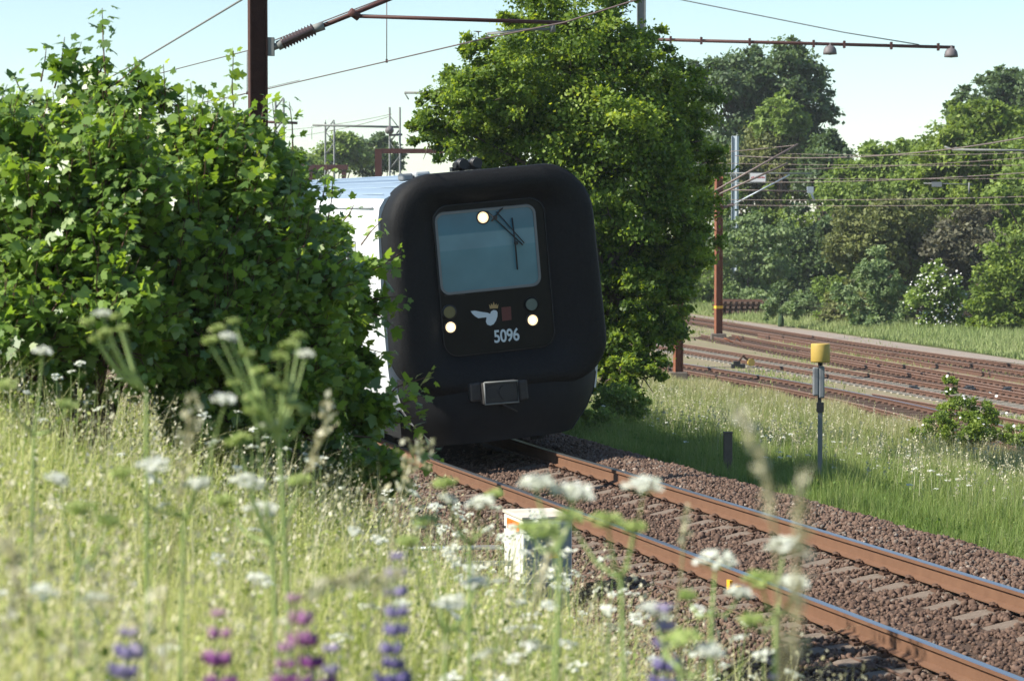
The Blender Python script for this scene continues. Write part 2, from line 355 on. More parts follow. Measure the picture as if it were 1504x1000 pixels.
zz = np.where(inner, CANT*(L+.7525)/1.505-.205-.02*(np.abs(L) < .5), zz)+rng.uniform(-.012, .022, len(s))+.010*np.sin(s*3+L*4)*(~inner)
patch = .5+.5*np.sin(s*.9+L*2.0)*np.sin(L*1.7+s*.3)
tint = np.clip(rng.beta(2, 3.2, len(s))*.8+.12*patch, 0, 1); tint[rng.random(len(s)) < .01] = 1
tint = np.where(np.abs(L) < .6, np.clip(tint*.8+.0, 0, 1), tint)
stones(cat, p[:, 0], p[:, 1], zz, size, tint)
bs = cat.build('ballast_stones', M['stone']); bs['kind'] = 'stuff'; tag(bs, 'reddish brown crushed stone ballast around the curved main track', 'ballast')

# ------------------------------------------------------------------ TRAIN (local frame: u right, v backwards, w up)
AL = math.atan(CANT/1.505)
train = empty('train'); tag(train, 'white diesel train with black rubber front and lit headlights on the curved track', 'train')
GRADE = .009
c0 = TP(.3, .17, .04); TTH = TH0+.0135
MT = Matrix.Translation(tuple(c0)) @ Matrix.Rotation(TTH, 4, 'Z') @ Matrix.Rotation(-AL, 4, 'Y') @ Matrix.Rotation(GRADE, 4, 'X')
train.matrix_world = MT
MTi = MT.inverted()
def FP(x, y, v):
    o = MTi @ Vector((0, 0, HCAM)); d = MTi.to_3x3() @ Vector(tuple(ray(x, y))); t = (v-o.y)/d.y; q = o+d*t; return q.x, q.z
def rrect(cu, z0, z1, hu, r, v, n=9, taper=0.0, dome=0.0):
    cw = (z0+z1)/2; hw = (z1-z0)/2; pts = []
    for (sx, sy, a0) in ((1, 1, 0), (-1, 1, 90), (-1, -1, 180), (1, -1, 270)):
        for k in range(n+1):
            a = R(a0+90*k/n); u = sx*(hu-r)+r*math.cos(a); ww = sy*(hw-r)+r*math.sin(a)
            u *= 1-taper*(ww/hw); ww2 = ww+dome*(1-(u/hu)**2)*(1 if ww > 0 else 0)
            pts.append((cu+u, v, cw+ww2))
    return pts
mb = MB()
mb.loops([rrect(0, .92, 3.78, 1.46, .60, .75, taper=.02, dome=.10), rrect(0, .90, 3.81, 1.475, .60, .35, taper=.02, dome=.11),
          rrect(0, .88, 3.83, 1.485, .62, .10, taper=.025, dome=.11), rrect(0, .89, 3.82, 1.465, .62, -.02, taper=.025, dome=.10),
          rrect(0, .93, 3.76, 1.42, .60, -.08, taper=.025, dome=.09), rrect(0, 1.0, 3.68, 1.31, .52, -.115, taper=.02, dome=.07),
          rrect(0, 1.09, 3.62, 1.17, .44, -.105, taper=.015, dome=.05), rrect(0, 1.19, 3.55, 1.03, .36, -.06, taper=.01, dome=.03),
          rrect(-.01, 1.28, 3.51, .93, .29, .01, taper=0, dome=.02), rrect(-.01, 1.35, 3.48, .85, .24, .08), rrect(-.01, 1.39, 3.46, .80, .22, .12)])
mb.build('rubber_front', M['rubber'], train)
mb = MB(); L0 = rrect(-.01, 1.36, 3.48, .83, .24, .115); mb.add([p for p in L0], [tuple(range(len(L0)))[::-1]])
mb.loops([L0, rrect(-.01, 1.36, 3.48, .83, .24, .3)]); mb.build('front_panel', M['frontpanel'], train)
mb = MB(); a_ = rrect(-.01, 1.405, 3.445, .785, .21, .112); b_ = rrect(-.01, 1.39, 3.46, .80, .22, .112)
mb.loops([[(q[0], .095, q[2]) for q in b_], [(q[0], .09, q[2]) for q in a_], [(q[0], .116, q[2]) for q in a_]], smooth=False); mb.build('panel_seal', M['black'], train)
# windscreen
u0, w1 = FP(642, 313, .1); u1, w0 = FP(790, 413, .1); _, wt = FP(716, 309, .1); _, wb = FP(716, 424, .1)
ucen = (FP(647, 370, .1)[0]+FP(785, 360, .1)[0])/2; uh = (FP(786, 360, .1)[0]-FP(644, 370, .1)[0])/2
def wloop(e, v): return rrect(ucen, wb-e, wt+e, uh+e, .10+e, v)
gm = bpy.data.materials.new('windscreen_glass'); gm.use_nodes = True; t = gm.node_tree; b = t.nodes['Principled BSDF']  # opaque pane: reflected surroundings painted in as teal ramp and noise
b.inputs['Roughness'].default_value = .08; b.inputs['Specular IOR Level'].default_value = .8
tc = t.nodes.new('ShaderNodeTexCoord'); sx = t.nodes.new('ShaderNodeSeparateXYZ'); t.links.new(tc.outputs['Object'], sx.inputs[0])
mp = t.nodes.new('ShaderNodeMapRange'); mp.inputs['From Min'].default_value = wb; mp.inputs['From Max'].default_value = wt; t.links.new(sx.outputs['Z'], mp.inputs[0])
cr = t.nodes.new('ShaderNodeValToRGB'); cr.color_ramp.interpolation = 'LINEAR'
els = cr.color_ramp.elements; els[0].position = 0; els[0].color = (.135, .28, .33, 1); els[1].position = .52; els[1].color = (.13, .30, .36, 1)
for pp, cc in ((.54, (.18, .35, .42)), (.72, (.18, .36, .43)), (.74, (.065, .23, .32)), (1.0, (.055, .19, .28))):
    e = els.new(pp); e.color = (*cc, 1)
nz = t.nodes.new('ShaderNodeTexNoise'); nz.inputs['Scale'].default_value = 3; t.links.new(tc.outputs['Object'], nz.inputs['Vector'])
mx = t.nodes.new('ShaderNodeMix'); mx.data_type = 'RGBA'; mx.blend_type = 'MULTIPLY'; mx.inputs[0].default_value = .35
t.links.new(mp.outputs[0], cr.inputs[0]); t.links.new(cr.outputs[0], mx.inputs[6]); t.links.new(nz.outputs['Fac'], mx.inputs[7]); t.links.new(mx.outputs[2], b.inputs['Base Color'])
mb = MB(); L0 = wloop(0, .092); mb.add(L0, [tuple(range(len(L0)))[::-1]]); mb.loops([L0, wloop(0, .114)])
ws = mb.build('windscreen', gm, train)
mb = MB(); mb.loops([wloop(-.005, .094), wloop(-.005, .080), wloop(.03, .080), wloop(.035, .116)], smooth=False); mb.build('screen_frame', M['winframe'], ws)
# lamps
def lamp(x, y, r, kind, name='headlight'):
    u, wv = FP(x, y, .1); mb = MB(); mb.loops([[(u+rr*math.cos(a), v, wv+rr*math.sin(a)) for a in np.linspace(0, 2*math.pi, 25)[:-1]] for rr, v in ((r*1.28, .113), (r*1.28, .09), (r*1.02, .078), (r*1.0, .10))], smooth=False)
    h = mb.build(name, M['black'] if kind != 'off' else M['frontpanel'], train)
    mb = MB(); mb.disc((u, .092, wv), r, (0, 1, 0), .012)
    mb.build('lens', {'on': M['lampon'], 'off': M['lampoff'], 'amber': M['lampamber']}[kind], h)
    if kind == 'on': mb = MB(); mb.disc((u, .082, wv), r*.42, (0, 1, 0), .006); mb.build('bulb', M['lampcore'], h)
lamp(661.5, 480.5, .072, 'on'); lamp(782, 470, .072, 'on'); lamp(709, 319.5, .076, 'on')
lamp(660, 458.5, .082, 'amber', 'marker_lamp'); lamp(780.5, 447, .082, 'off', 'marker_lamp')
def flat(name, pts, m, v=.108, th=.004, parent=train):
    q = [FP(x, y, .11) for x, y in pts]; mb = MB(); n = len(q)
    A = [(u, v, ww) for u, ww in q]; B = [(u, v+th, ww) for u, ww in q]
    mb.add(A, [tuple(range(n))]); mb.add(B, [tuple(range(n))[::-1]]); mb.add(A+B, [(i, i+n, (i+1) % n+n, (i+1) % n) for i in range(n)])
    return mb.build(name, m, parent)
Zm = lambda pts: [(600+x/3.846, 380+y/3.846) for x, y in pts]
emb = flat('wing_emblem', Zm([(351, 296), (375, 293), (410, 300), (445, 305), (462, 311), (466, 298), (480, 290), (495, 292), (503, 303), (502, 325), (494, 350), (480, 370), (462, 378), (445, 372), (437, 355), (441, 335), (440, 330), (415, 333), (395, 336), (378, 326), (362, 312)]), M['decal'])
flat('crown_emblem', Zm([(455, 258), (465, 268), (466, 252), (475, 264), (481, 243), (488, 264), (497, 252), (498, 268), (508, 256), (504, 280), (460, 282)]), M['gold'], parent=emb)
flat('coupling_plate', Zm([(525, 275), (578, 270), (582, 345), (530, 352)]), M['red'], .109)
# running number
cu = bpy.data.curves.new('n', 'FONT'); cu.body = '5096'; cu.size = .240; cu.offset = .0045; cu.extrude = .002; cu.align_x = 'CENTER'; cu.align_y = 'CENTER'; cu.space_character = .95
to = bpy.data.objects.new('n', cu); COL.objects.link(to); bpy.context.view_layer.update()
me = bpy.data.meshes.new_from_object(to.evaluated_get(bpy.context.evaluated_depsgraph_get())); bpy.data.objects.remove(to)
me.materials.clear(); me.materials.append(M['decal']); no = new_obj('running_number', me, train)
u, ww = FP(744, 493.5, .11); no.location = (u, .106, ww); no.rotation_euler = (math.pi/2, 0, 0); no.scale = (.80, 1, 1)
# wiper
def fpt(x, y, v): u, ww = FP(x, y, v); return (u, v, ww)
mb = MB(); mb.tube([fpt(716, 311, .06), fpt(768, 360, .04)], .010, 6); mb.tube([fpt(729, 311, .06), fpt(770, 357, .04)], .008, 6)
mb.tube([fpt(722, 325, .07), fpt(735, 309, .06), fpt(738, 306, .08)], .011, 6); mb.disc(fpt(727, 320, .065), .03, (0, 1, 0), .04, 12)
wp = mb.build('wiper_arm', M['black'], train)
mb = MB(); mb.tube([fpt(752, 320, .05), fpt(757, 360, .045), fpt(760, 396, .05)], .011, 6); mb.disc(fpt(758, 357, .04), .028, (0, 1, 0), .03, 10); mb.build('wiper_blade', M['black'], wp)
# small notches above lamps and label strip
flat('grille', [(653, 430), (665, 429), (665, 434), (653, 435)], M['black'], .110); flat('grille', [(671, 429), (683, 428), (683, 433), (671, 434)], M['black'], .110)
# coupler recess & coupler
mb = MB()
def cbox(x0, y0, x1, y1, v0, v1, mbb, m=0):
    xm, ym = (x0+x1)/2, (y0+y1)/2; u, ww = FP(xm, ym, v0); sc = 3800/(35.5)
    mbb.box((u, (v0+v1)/2, ww), ((x1-x0)/sc/.96, v1-v0, (y1-y0)/sc), None, m)
cbox(710, 560, 760, 592, -.22, .15, mb)
cp = mb.build('coupler', M['coupler'], train, bevel=.02)
mb = MB(); u, ww = FP(744, 575, -.22); mb.disc((u, -.228, ww), .105, (0, 1, 0), .02); u2, w2 = FP(722, 577, -.22); mb.disc((u2, -.228, w2), .075, (0, 1, 0), .012); mb.build('coupling_socket', M['black'], cp)
mb = MB(); q0 = [FP(x, y, -.23) for x, y in ((711, 562), (760, 559), (762, 590), (713, 594))]; mb.tube([(a, -.232, b_) for a, b_ in q0]+[(q0[0][0], -.232, q0[0][1])], .013, 6); mb.build('coupler_rim', M['darkgalv'], cp)
for bb in ((690, 562, 708, 590), (762, 558, 776, 588)): mb = MB(); cbox(*bb, -.15, .15, mb); mb.build('contact_box', M['coupler'], cp, bevel=.03)
mb = MB(); mb.tube([fpt(735, 592, -.2), fpt(760, 604, -.18)], .012, 6); mb.build('release_lever', M['coupler'], cp)
# lower skirt / plough
mb = MB(); st = []
for (hu, ww, vf, vb) in ((1.42, 1.14, .0, .5), (1.43, .95, -.08, .5), (1.37, .70, -.09, .5), (1.24, .48, -.08, .45), (1.10, .33, -.03, .4), (.98, .20, -.02, .35)):
    row = []
    for k in range(17):
        q = -1+2*k/16; row.append((q*hu, vf+(abs(q)**6)*(vb-vf)*.8+.05*q*q, ww))
    st.append(row)
mb.loops(st, False); mb.loops([[(p[0]*.97, p[1]+.03, p[2]) for p in r_] for r_ in st][::-1], False); mb.build('plough', M['skirt'], train)
for sd in (0, 16):  # light grey strips added along the black plough to imitate its sunlit edge
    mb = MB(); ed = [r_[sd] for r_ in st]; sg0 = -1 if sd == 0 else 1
    mb.loops([[(p[0]+sg0*.006, p[1]-.01, p[2]) for p in ed[1:]], [(p[0]+sg0*.012, p[1]+.22, p[2]+.02) for p in ed[1:]]], False, smooth=False); mb.build('plough_lit_edge', M['lightgrey'], train)
# black panel standing in for the recess shadow behind the coupler
mb = MB(); mb.box((0, .32, .95), (2.4, .1, .5)); mb.build('recess_shadow_panel', M['black'], train)
# car bodies
def xsec(v, inset=0.0, w_lo=.80):
    pts = [(-1.45, w_lo), (-1.48, .95), (-1.53, 1.25), (-1.54, 1.6), (-1.535, 2.4), (-1.51, 3.0), (-1.485, 3.42), (-1.45, 3.58), (-1.37, 3.69)]
    pts += [(-1.2, 3.77), (-.9, 3.85), (-.5, 3.91), (0, 3.93)]
    pts = pts+[(-u, q) for u, q in pts[:-1][::-1]]
    return [(u*(1-inset), v, q-inset*2) for u, q in pts]
def car(v0, v1, name, Mloc, first):
    Mloc = Mloc @ Matrix.Translation((0, 0, -.06))
    mb = MB(); vs = np.linspace(v0, v1, 12); L = [xsec(v) for v in vs]
    if first: L[0] = xsec(v0, .01)
    n = len(L[0]); allv = [Mloc @ Vector(p) for l in L for p in l]; fs = []; ms = []
    for i in range(len(L)-1):
        for k in range(n-1): fs.append((i*n+k, (i+1)*n+k, (i+1)*n+k+1, i*n+k+1)); ms.append(2 if k in (0, n-2) else (1 if 8 <= k <= n-10 else 0))
        fs.append((i*n+n-1, (i+1)*n+n-1, (i+1)*n, i*n)); ms.append(2)
    mb.add(allv, fs); mb.m = ms; mb.sm = [False]*len(fs)
    mb.f.append(tuple(range(n))); mb.m.append(0); mb.sm.append(False); mb.f.append(tuple(range(len(allv)-1, len(allv)-n-1, -1))); mb.m.append(0); mb.sm.append(False)
    body = mb.build(name, [M['white'], M['roof'], M['grey']], train)
    mb = MB(); mb.box((0, (v0+v1)/2+.3, .55), (2.5, v1-v0-.8, .5)); mb.v = [tuple(Mloc @ Vector(q)) for q in mb.v]; mb.build('underframe', M['black'], body)
    # roof ribs
    mb = MB()
    for uu, q in ((-1.28, 3.735), (-1.05, 3.812), (-.8, 3.868), (-.5, 3.912), (0, 3.932), (.5, 3.912), (.9, 3.852)):
        mb.tube([Mloc @ Vector((uu, v0+.35, q)), Mloc @ Vector((uu, v1-.1, q))], .005, 5)
    mb.build('roof_rib', M['roof'], body)
    mb = MB(); mb.tube([Mloc @ Vector((-1.462, v0+.3, 3.56)), Mloc @ Vector((-1.462, v1-.05, 3.56))], .015, 5); mb.tube([Mloc @ Vector((1.462, v0+.3, 3.56)), Mloc @ Vector((1.462, v1-.05, 3.56))], .015, 5); mb.build('gutter', M['lightgrey'], body)
    # windows on both sides
    for side in (-1, 1):
        for k in range(9):
            a = v0+2.6+k*1.78
            if a+1.3 > v1-.6: break
            mb = MB(); Lw = []
            def su(q): return side*(np.interp(q, [1.6, 2.4, 3.0, 3.42], [1.54, 1.535, 1.51, 1.485])+.015)
            for e, off in ((0, .006), (.03, .004)):
                ring = []
                for (da, q) in ((0+e, 1.95+e), (1.3-e, 1.95+e), (1.3-e, 2.85-e), (0+e, 2.85-e)): ring.append(Mloc @ Vector((su(q)+side*off, a+da, q)))
                Lw.append(ring)
            mb.loops(Lw, smooth=False); wn = mb.build('window', M['black'], body)
            mb = MB(); mb.add(Lw[1], [(0, 1, 2, 3)]); mb.build('pane', M['sidewin'], wn)
        mb = MB()
        for (q0, q1) in ((1.18, 1.25),):
            mb.add([Mloc @ Vector((side*(1.524), v0+.8, q0)), Mloc @ Vector((side*1.524, v1-.2, q0)), Mloc @ Vector((side*1.5365, v1-.2, q1)), Mloc @ Vector((side*1.5365, v0+.8, q1))], [(0, 1, 2, 3)])
        mb.build('waist_stripe', M['grey'], body)
        # cab door with window
        mb = MB(); mb.add([Mloc @ Vector((side*1.545, v0+1.35, 1.3)), Mloc @ Vector((side*1.545, v0+2.0, 1.3)), Mloc @ Vector((side*1.512, v0+2.0, 3.1)), Mloc @ Vector((side*1.512, v0+1.35, 3.1))], [(0, 1, 2, 3)]); dr = mb.build('side_door', M['lightgrey'], body)
        mb = MB(); mb.add([Mloc @ Vector((side*1.543, v0+1.45, 2.2)), Mloc @ Vector((side*1.543, v0+1.9, 2.2)), Mloc @ Vector((side*1.522, v0+1.9, 2.9)), Mloc @ Vector((side*1.522, v0+1.45, 2.9))], [(0, 1, 2, 3)]); mb.build('pane', M['sidewin'], dr)
        for (a, b2) in ((3.0, 3.7), (4.6, 5.2)):
            mb = MB(); mb.add([Mloc @ Vector((side*1.5225, v0+a, 3.04)), Mloc @ Vector((side*1.5225, v0+b2, 3.04)), Mloc @ Vector((side*1.517, v0+b2, 3.16)), Mloc @ Vector((side*1.517, v0+a, 3.16))], [(0, 1, 2, 3)]); mb.build('orange_plate', M['orange2'], body)
    return body
b1 = car(.5, 19.6, 'car_body', Matrix.Identity(4), True)
M2 = Matrix.Translation((-.0, 20.2, 0)) @ Matrix.Rotation(.030, 4, 'Z')
b2 = car(.2, 18.2, 'car_body', M2, False)
M3 = M2 @ Matrix.Translation((0, 19, 0)) @ Matrix.Rotation(.030, 4, 'Z')
b3 = car(.2, 18.2, 'car_body', M3, False)
# wheels and bogies
def bogie(v, Mloc):
    mb = MB()
    for sx in (-1, 1): mb.box((sx*1.12, v, .55), (.12, 3.0, .28))
    mb.box((0, v, .6), (2.2, .6, .25)); mb.v = [tuple(Mloc @ Vector(q)) for q in mb.v]; bo = mb.build('bogie', M['skirt'], train)
    for dv in (-1.1, 1.1):
        mb = MB()
        for sx in (-1, 1): mb.disc((sx*.7525, v+dv, .43), .43, (1, 0, 0), .13, 28)
        mb.tube([(-.7, v+dv, .43), (.7, v+dv, .43)], .08, 10); mb.v = [tuple(Mloc @ Vector(q)) for q in mb.v]; mb.build('wheelset', M['coupler'], bo)
bogie(2.4, Matrix.Identity(4)); bogie(16.8, Matrix.Identity(4)); bogie(2.4, M2); bogie(16, M2)
# roof equipment
mb = MB()
for x in (684, 704):
    u, ww = FP(x, 234, .5); mb.sphere((u, .75, 3.93+.06), .09, 14)
    mb.tube([(u, .9, 3.99), (u, .6, 3.99)], .07, 12); mb.tube([(u, .75, 3.82), (u, .75, 3.98)], .035, 8)
mb.box(((FP(684, 234, .5)[0]+FP(704, 234, .5)[0])/2-.03, .8, 3.93), (.42, .14, .06)); mb.tube([(FP(672, 236, .5)[0], .7, 3.98), (FP(684, 236, .5)[0], .75, 3.98)], .045, 8)
mb.build('horn', M['black'], train)
mb = MB(); mb.box((-.66, 2.0, 3.87), (.16, .3, .10)); mb.build('aerial', M['grey'], train, bevel=.03); mb = MB(); mb.box((-.45, 2.0, 3.885), (.22, .4, .09)); mb.build('roof_vent', M['lightgrey'], train, bevel=.03)
mb = MB(); mb.sphere((-.55, .85, 3.86), .07, 10, sc=(1, 1, .5)); mb.build('aerial', M['black'], train)

# ------------------------------------------------------------------ overhead line at the train
def hbeam(mb, base, h, wd, dp, th=.02, ang=0, m=0):
    c, s_ = math.cos(ang), math.sin(ang); Mr = Matrix.Rotation(ang, 3, 'Z')
    for sgn in (-1, 1):
        o = Mr @ Vector((sgn*(wd/2-th/2), 0, 0)); mb.box((base[0]+o.x, base[1]+o.y, base[2]+h/2), (th, dp, h), Mr, m)
    mb.box((base[0], base[1], base[2]+h/2), (wd-2*th, th, h), Mr, m)
def insulator(mb, a, b, r=.07, n=12, core=.03):
    a, b = Vector(tuple(a)), Vector(tuple(b)); pts = []; rs = []
    for i in range(n*2+1):
        pts.append(a+(b-a)*(i/(2*n))); rs.append(r if i % 2 else core)
    mb.tube(pts, rs, 10)
Zm_ = 31.6
mast = empty('catenary_mast', P(381, 690, Zm_)); tag(mast, 'tall rusty brown steel mast rising behind the leafy bush left of the train', 'catenary mast', 'masts carrying overhead line')
def rel(o, p): return Vector(tuple(p))-o.location
pb = P(381, 690, Zm_); pb[2] = zg(pb[0], pb[1])-.3; mast.location = tuple(pb)
mb = MB(); hbeam(mb, (0, 0, 0), 9.0, .215, .20, .018, R(14)); mb.build('post', M['rustdark'], mast)
mb = MB(); mb.box((0, 0, .2), (.6, .6, .5)); mb.build('footing', M['concrete'], mast)
mb = MB(); mb.box(rel(mast, P(398, 69, Zm_)), (.08, .12, .22)); mb.tube([rel(mast, P(396, 72, Zm_)), rel(mast, P(412, 66, Zm_))], .04, 8)
mb.tube([rel(mast, P(408, 68, Zm_)), rel(mast, P(418, 63, Zm_))], .06, 10); mb.tube([rel(mast, P(458, 44, Zm_)), rel(mast, P(476, 38, Zm_))], .055, 10); mb.build('hinge_bracket', M['darkgalv'], mast)
mb = MB(); insulator(mb, rel(mast, P(414, 65, Zm_)), rel(mast, P(462, 43, Zm_)), .085, 11, .05); mb.build('insulator', M['insul'], mast)
mb = MB(); mb.tube([rel(mast, P(465, 42, Zm_)), rel(mast, P(520, 20, Zm_+.05)), rel(mast, P(760, -78, Zm_+.2))], .03, 10); mb.build('bracket_tube', M['brownpaint'], mast)
mb = MB(); mb.tube([rel(mast, P(396, -130, Zm_)), rel(mast, P(760, -80, Zm_+.2))], .025, 8); mb.build('top_tube', M['brownpaint'], mast)
mb = MB(); mb.tube([rel(mast, P(522, 24, Zm_+.05)), rel(mast, P(833, 34, Zm_+.3))], .024, 8); mb.tube([rel(mast, P(514, 17, Zm_)), rel(mast, P(527, 26, Zm_+.05))], .05, 8); mb.build('registration_tube', M['brownpaint'], mast)
mb = MB(); mb.tube([rel(mast, P(811, 33, Zm_+.3)), rel(mast, P(812, 48, Zm_+.3))], .035, 8); mb.tube([rel(mast, P(812, 43, Zm_+.3)), rel(mast, P(770, 44, Zm_+.3)), rel(mast, P(716, 50, Zm_+.2)), rel(mast, P(714, 56, Zm_+.2))], .017, 8); mb.build('steady_arm', M['darkgalv'], mast)
def wire(name, pts, r, label, m='wire', parent=None, group='overhead wires above the tracks', cat='wire', drops=()):
    o = empty(name, pts[0]) if drops else None
    mb = MB(); P0 = Vector(tuple(pts[0])); mb.tube([Vector(tuple(p))-P0 for p in pts], r, 6)
    if drops:
        tag(o, label, cat, group); mb.build('wire', M[m], o)
        for a, b in drops: mb = MB(); mb.tube([Vector(tuple(a))-P0, Vector(tuple(b))-P0], .007, 5); mb.box(Vector(tuple(b))-P0, (.03, .03, .05)); mb.build('dropper', M[m], o)
        return o
    w_ = mb.build(name, M[m]); w_.location = P0; tag(w_, label, cat, group); return w_
wire('contact_wire', [P(170, 178, 55), P(397, 130, 42.6), P(568, 90.5, 36.4), P(716, 56, Zm_+.2), P(830, 33, 28.8), P(935, 0, 26.3), P(1400, -150, 18)], .009,
     'contact wire crossing the sky from behind the rusty mast into the big tree', drops=[(P(568, -6, 36.4), P(568, 90, 36.4)), (P(363, 76, 44), P(363, 137, 44))])
wire('catenary_wire', [P(235, 108, 50), P(363, 75, 44), P(568, -4, 36.4), P(750, -78, Zm_+.2), P(1200, -260, 20)], .009, 'thin carrier wire running from the tall rusty mast up out of the frame')
wire('feeder_wire', [P(60, 170, 60), P(205, 90, 45), P(355, 0, 34), P(600, -170, 24)], .014, 'thick dark cable rising out of the left bush to the top of the rusty mast', 'darkgalv')
wire('catenary_wire', [P(200, 175, 80), P(340, 144, 60), P(397, 128, 55), P(440, 118, 50)], .006, 'thin faint wire leaving the left bush behind the rusty mast')

# ------------------------------------------------------------------ YARD
YZ = -1.70
yard_px = {
 'T1': [(700, 503), (860, 521), (945, 533), (1003, 543), (1100, 559), (1200, 578), (1300, 601), (1400, 627), (1504, 657), (1650, 705)],
 'T2': [(700, 467), (860, 489), (946, 504), (1004, 514), (1070, 525), (1130, 535), (1190, 545), (1294, 562), (1394, 579), (1504, 600), (1650, 632)],
 'T3': [(1030, 491), (1066, 498), (1130, 511), (1190, 521), (1214, 526), (1294, 540), (1378, 556), (1504, 577), (1650, 605)],
 'T4': [(700, 428), (860, 449), (950, 461), (1018, 471), (1070, 480), (1130, 490), (1190, 500), (1304, 517), (1414, 532), (1504, 545), (1650, 568)]}
def resample(pts, d, smooth=9):
    pts = np.array(pts); seg = np.hypot(*np.diff(pts[:, :2], axis=0).T); cs = np.concatenate([[0], np.cumsum(seg)])
    q = np.arange(0, cs[-1], 1.0); X = np.interp(q, cs, pts[:, 0]); Y = np.interp(q, cs, pts[:, 1])
    for _ in range(6):
        kx = np.ones(smooth)/smooth; Xp = np.pad(X, smooth//2, 'reflect', reflect_type='odd'); Yp = np.pad(Y, smooth//2, 'reflect', reflect_type='odd')
        X = np.convolve(Xp, kx, 'valid'); Y = np.convolve(Yp, kx, 'valid')
    q2 = np.arange(0, q[-1], d); return np.interp(q2, q, X), np.interp(q2, q, Y)
def normals(X, Y):
    tx, ty = np.gradient(X), np.gradient(Y); l = np.hypot(tx, ty); return -ty/l, tx/l
ysl = {}
for key, smat, top in (('T1', 'sleeperd', 'railtop'), ('T2', 'sleeperw', 'railtop_rust'), ('T3', 'sleeperd', 'railtop_rust'), ('T4', 'sleeperd', 'railtop_rust')):
    lab = {'T1': 'nearest yard track with one bright blue shining rail and dark sleepers', 'T2': 'second yard track with pale concrete sleepers between rusty rails',
           'T3': 'yard track with dark sleepers starting beside the second rusty mast', 'T4': 'farthest yard track of orange rusty rails below the green field'}[key]
    tr = empty('yard_track', (0, 0, 0)); tag(tr, lab, 'railway track', 'rusty tracks in the yard')
    pts = [G(x, y, YZ) for x, y in yard_px[key]]; X, Y = resample(pts, 1.0); nxx, nyy = normals(X, Y)
    if nxx[5]*1+nyy[5]*0 < 0: pass
    # near rail is the polyline; the far rail lies 1.505 m beyond (away from the main line)
    sg = 1 if (nyy[len(nyy)//2] > 0) else -1
    offs = [(0, 'yardrail', top if key != 'T1' else 'railtop_rust'), (1.505, 'yardrail', top)]
    if key == 'T1': offs.append((1.505+.35, 'yardrail', 'railtop_rust'))
    if key == 'T3': offs.append((1.505+1.3, 'yardrail', 'railtop_rust')); offs.append((.5, 'yardrail', 'railtop_rust'))
    for off, m1, m2 in offs:
        if off in (1.855,): sel = slice(len(X)*3//5, None); grow = np.linspace(0, 1.4, len(X[sel]))
        elif off in (.5, 2.805): sel = slice(len(X)//3, None); grow = np.linspace(0, .0, len(X[sel]))
        else: sel = slice(None); grow = 0
        o_ = off+grow if off == 1.855 else off
        xx = X[sel]+sg*nxx[sel]*o_; yy = Y[sel]+sg*nyy[sel]*o_
        mb = MB(); rail_mesh(mb, [(a, b, YZ) for a, b in zip(xx, yy)], list(zip(nxx[sel], nyy[sel]))); mb.build('rail', [M[m1], M[m2]], tr)
    Xs, Ys = resample(pts, .62); na, nb = normals(Xs, Ys)
    Cx = Xs+sg*na*.75; Cy = Ys+sg*nb*.75; d = np.hypot(Cx, Cy); inview = np.abs(Cx/Cy) < .26
    order = [i for i in np.argsort(d) if inview[i] and Cy[i] > 20]
    sm = MB(); w_ = .13 if key != 'T2' else .10
    for sx in ([0] if key != 'T2' else [0]): sm.box((0, 0, -.12), (2.5, 2*w_, .22))
    so = sm.build('sleeper', M[smat], tr); sme = so.data; bpy.data.objects.remove(so)
    for i in order[:95]:
        o = new_obj('sleeper', sme, tr); o.location = (Cx[i], Cy[i], YZ-.172+.045); o.rotation_euler = (0, 0, math.atan2(nb[i], na[i])+random.uniform(-.02, .02))
    rest = MB()
    for i in order[95:]:
        rest.box((Cx[i], Cy[i], YZ-.172-.075), (2.5, 2*w_, .22), Matrix.Rotation(math.atan2(nb[i], na[i]), 3, 'Z'))
    if rest.v: r_ = rest.build('far_sleepers', M[smat], tr); r_['kind'] = 'stuff'
    ysl[key] = (X, Y, sg*nxx, sg*nyy)
    # fastenings seen as small lumps along each rail
    fb = MB()
    for i in order:
        for off in (-.75, .75):
            fb.box((Cx[i]+sg*na[i]*off, Cy[i]+sg*nb[i]*off, YZ-.14), (.26, .12, .07), Matrix.Rotation(math.atan2(nb[i], na[i]), 3, 'Z'))
    fo = fb.build('rail_fastenings', M['clip'], tr); fo['kind'] = 'stuff'
def yard_sheet(name, pa, pb, dz, m):
    A = np.array([G(x, y, -1.9) for x, y in pa]); B = np.array([G(x, y, -1.9) for x, y in pb]); n = 40
    def rs(Q): t = np.linspace(0, 1, len(Q)); u = np.linspace(0, 1, n); return np.stack([np.interp(u, t, Q[:, 0]), np.interp(u, t, Q[:, 1])], 1)
    A, B = rs(A), rs(B); rows = [A+(B-A)*f for f in np.linspace(0, 1, 12)]; V = np.concatenate(rows)
    V = np.concatenate([V, (np.full((len(V), 1), -1.9)+dz)], 1); F = np.array([(i*n+j, i*n+j+1, (i+1)*n+j+1, (i+1)*n+j) for i in range(11) for j in range(n-1)])
    o = npmesh(name, V, F, m); o['kind'] = 'structure'; return o
yard_sheet('yard_ground', [(650, 510), (850, 534), (945, 550), (1100, 578), (1250, 606), (1400, 648), (1504, 682), (1680, 760)], [(650, 411), (850, 438), (1000, 459), (1200, 486), (1300, 501), (1400, 515), (1504, 530), (1700, 560)], .03, M['yard'])
yard_sheet('gravel_path', [(1010, 464.5), (1090, 477), (1200, 495.5), (1300, 510), (1400, 524), (1504, 537), (1700, 563)], [(1010, 462.5), (1080, 472), (1150, 482), (1215, 490), (1300, 502), (1400, 516), (1504, 532), (1700, 561)], .05, M['pale_gravel'])
for key, dz in (('T2', .045),):
    pass
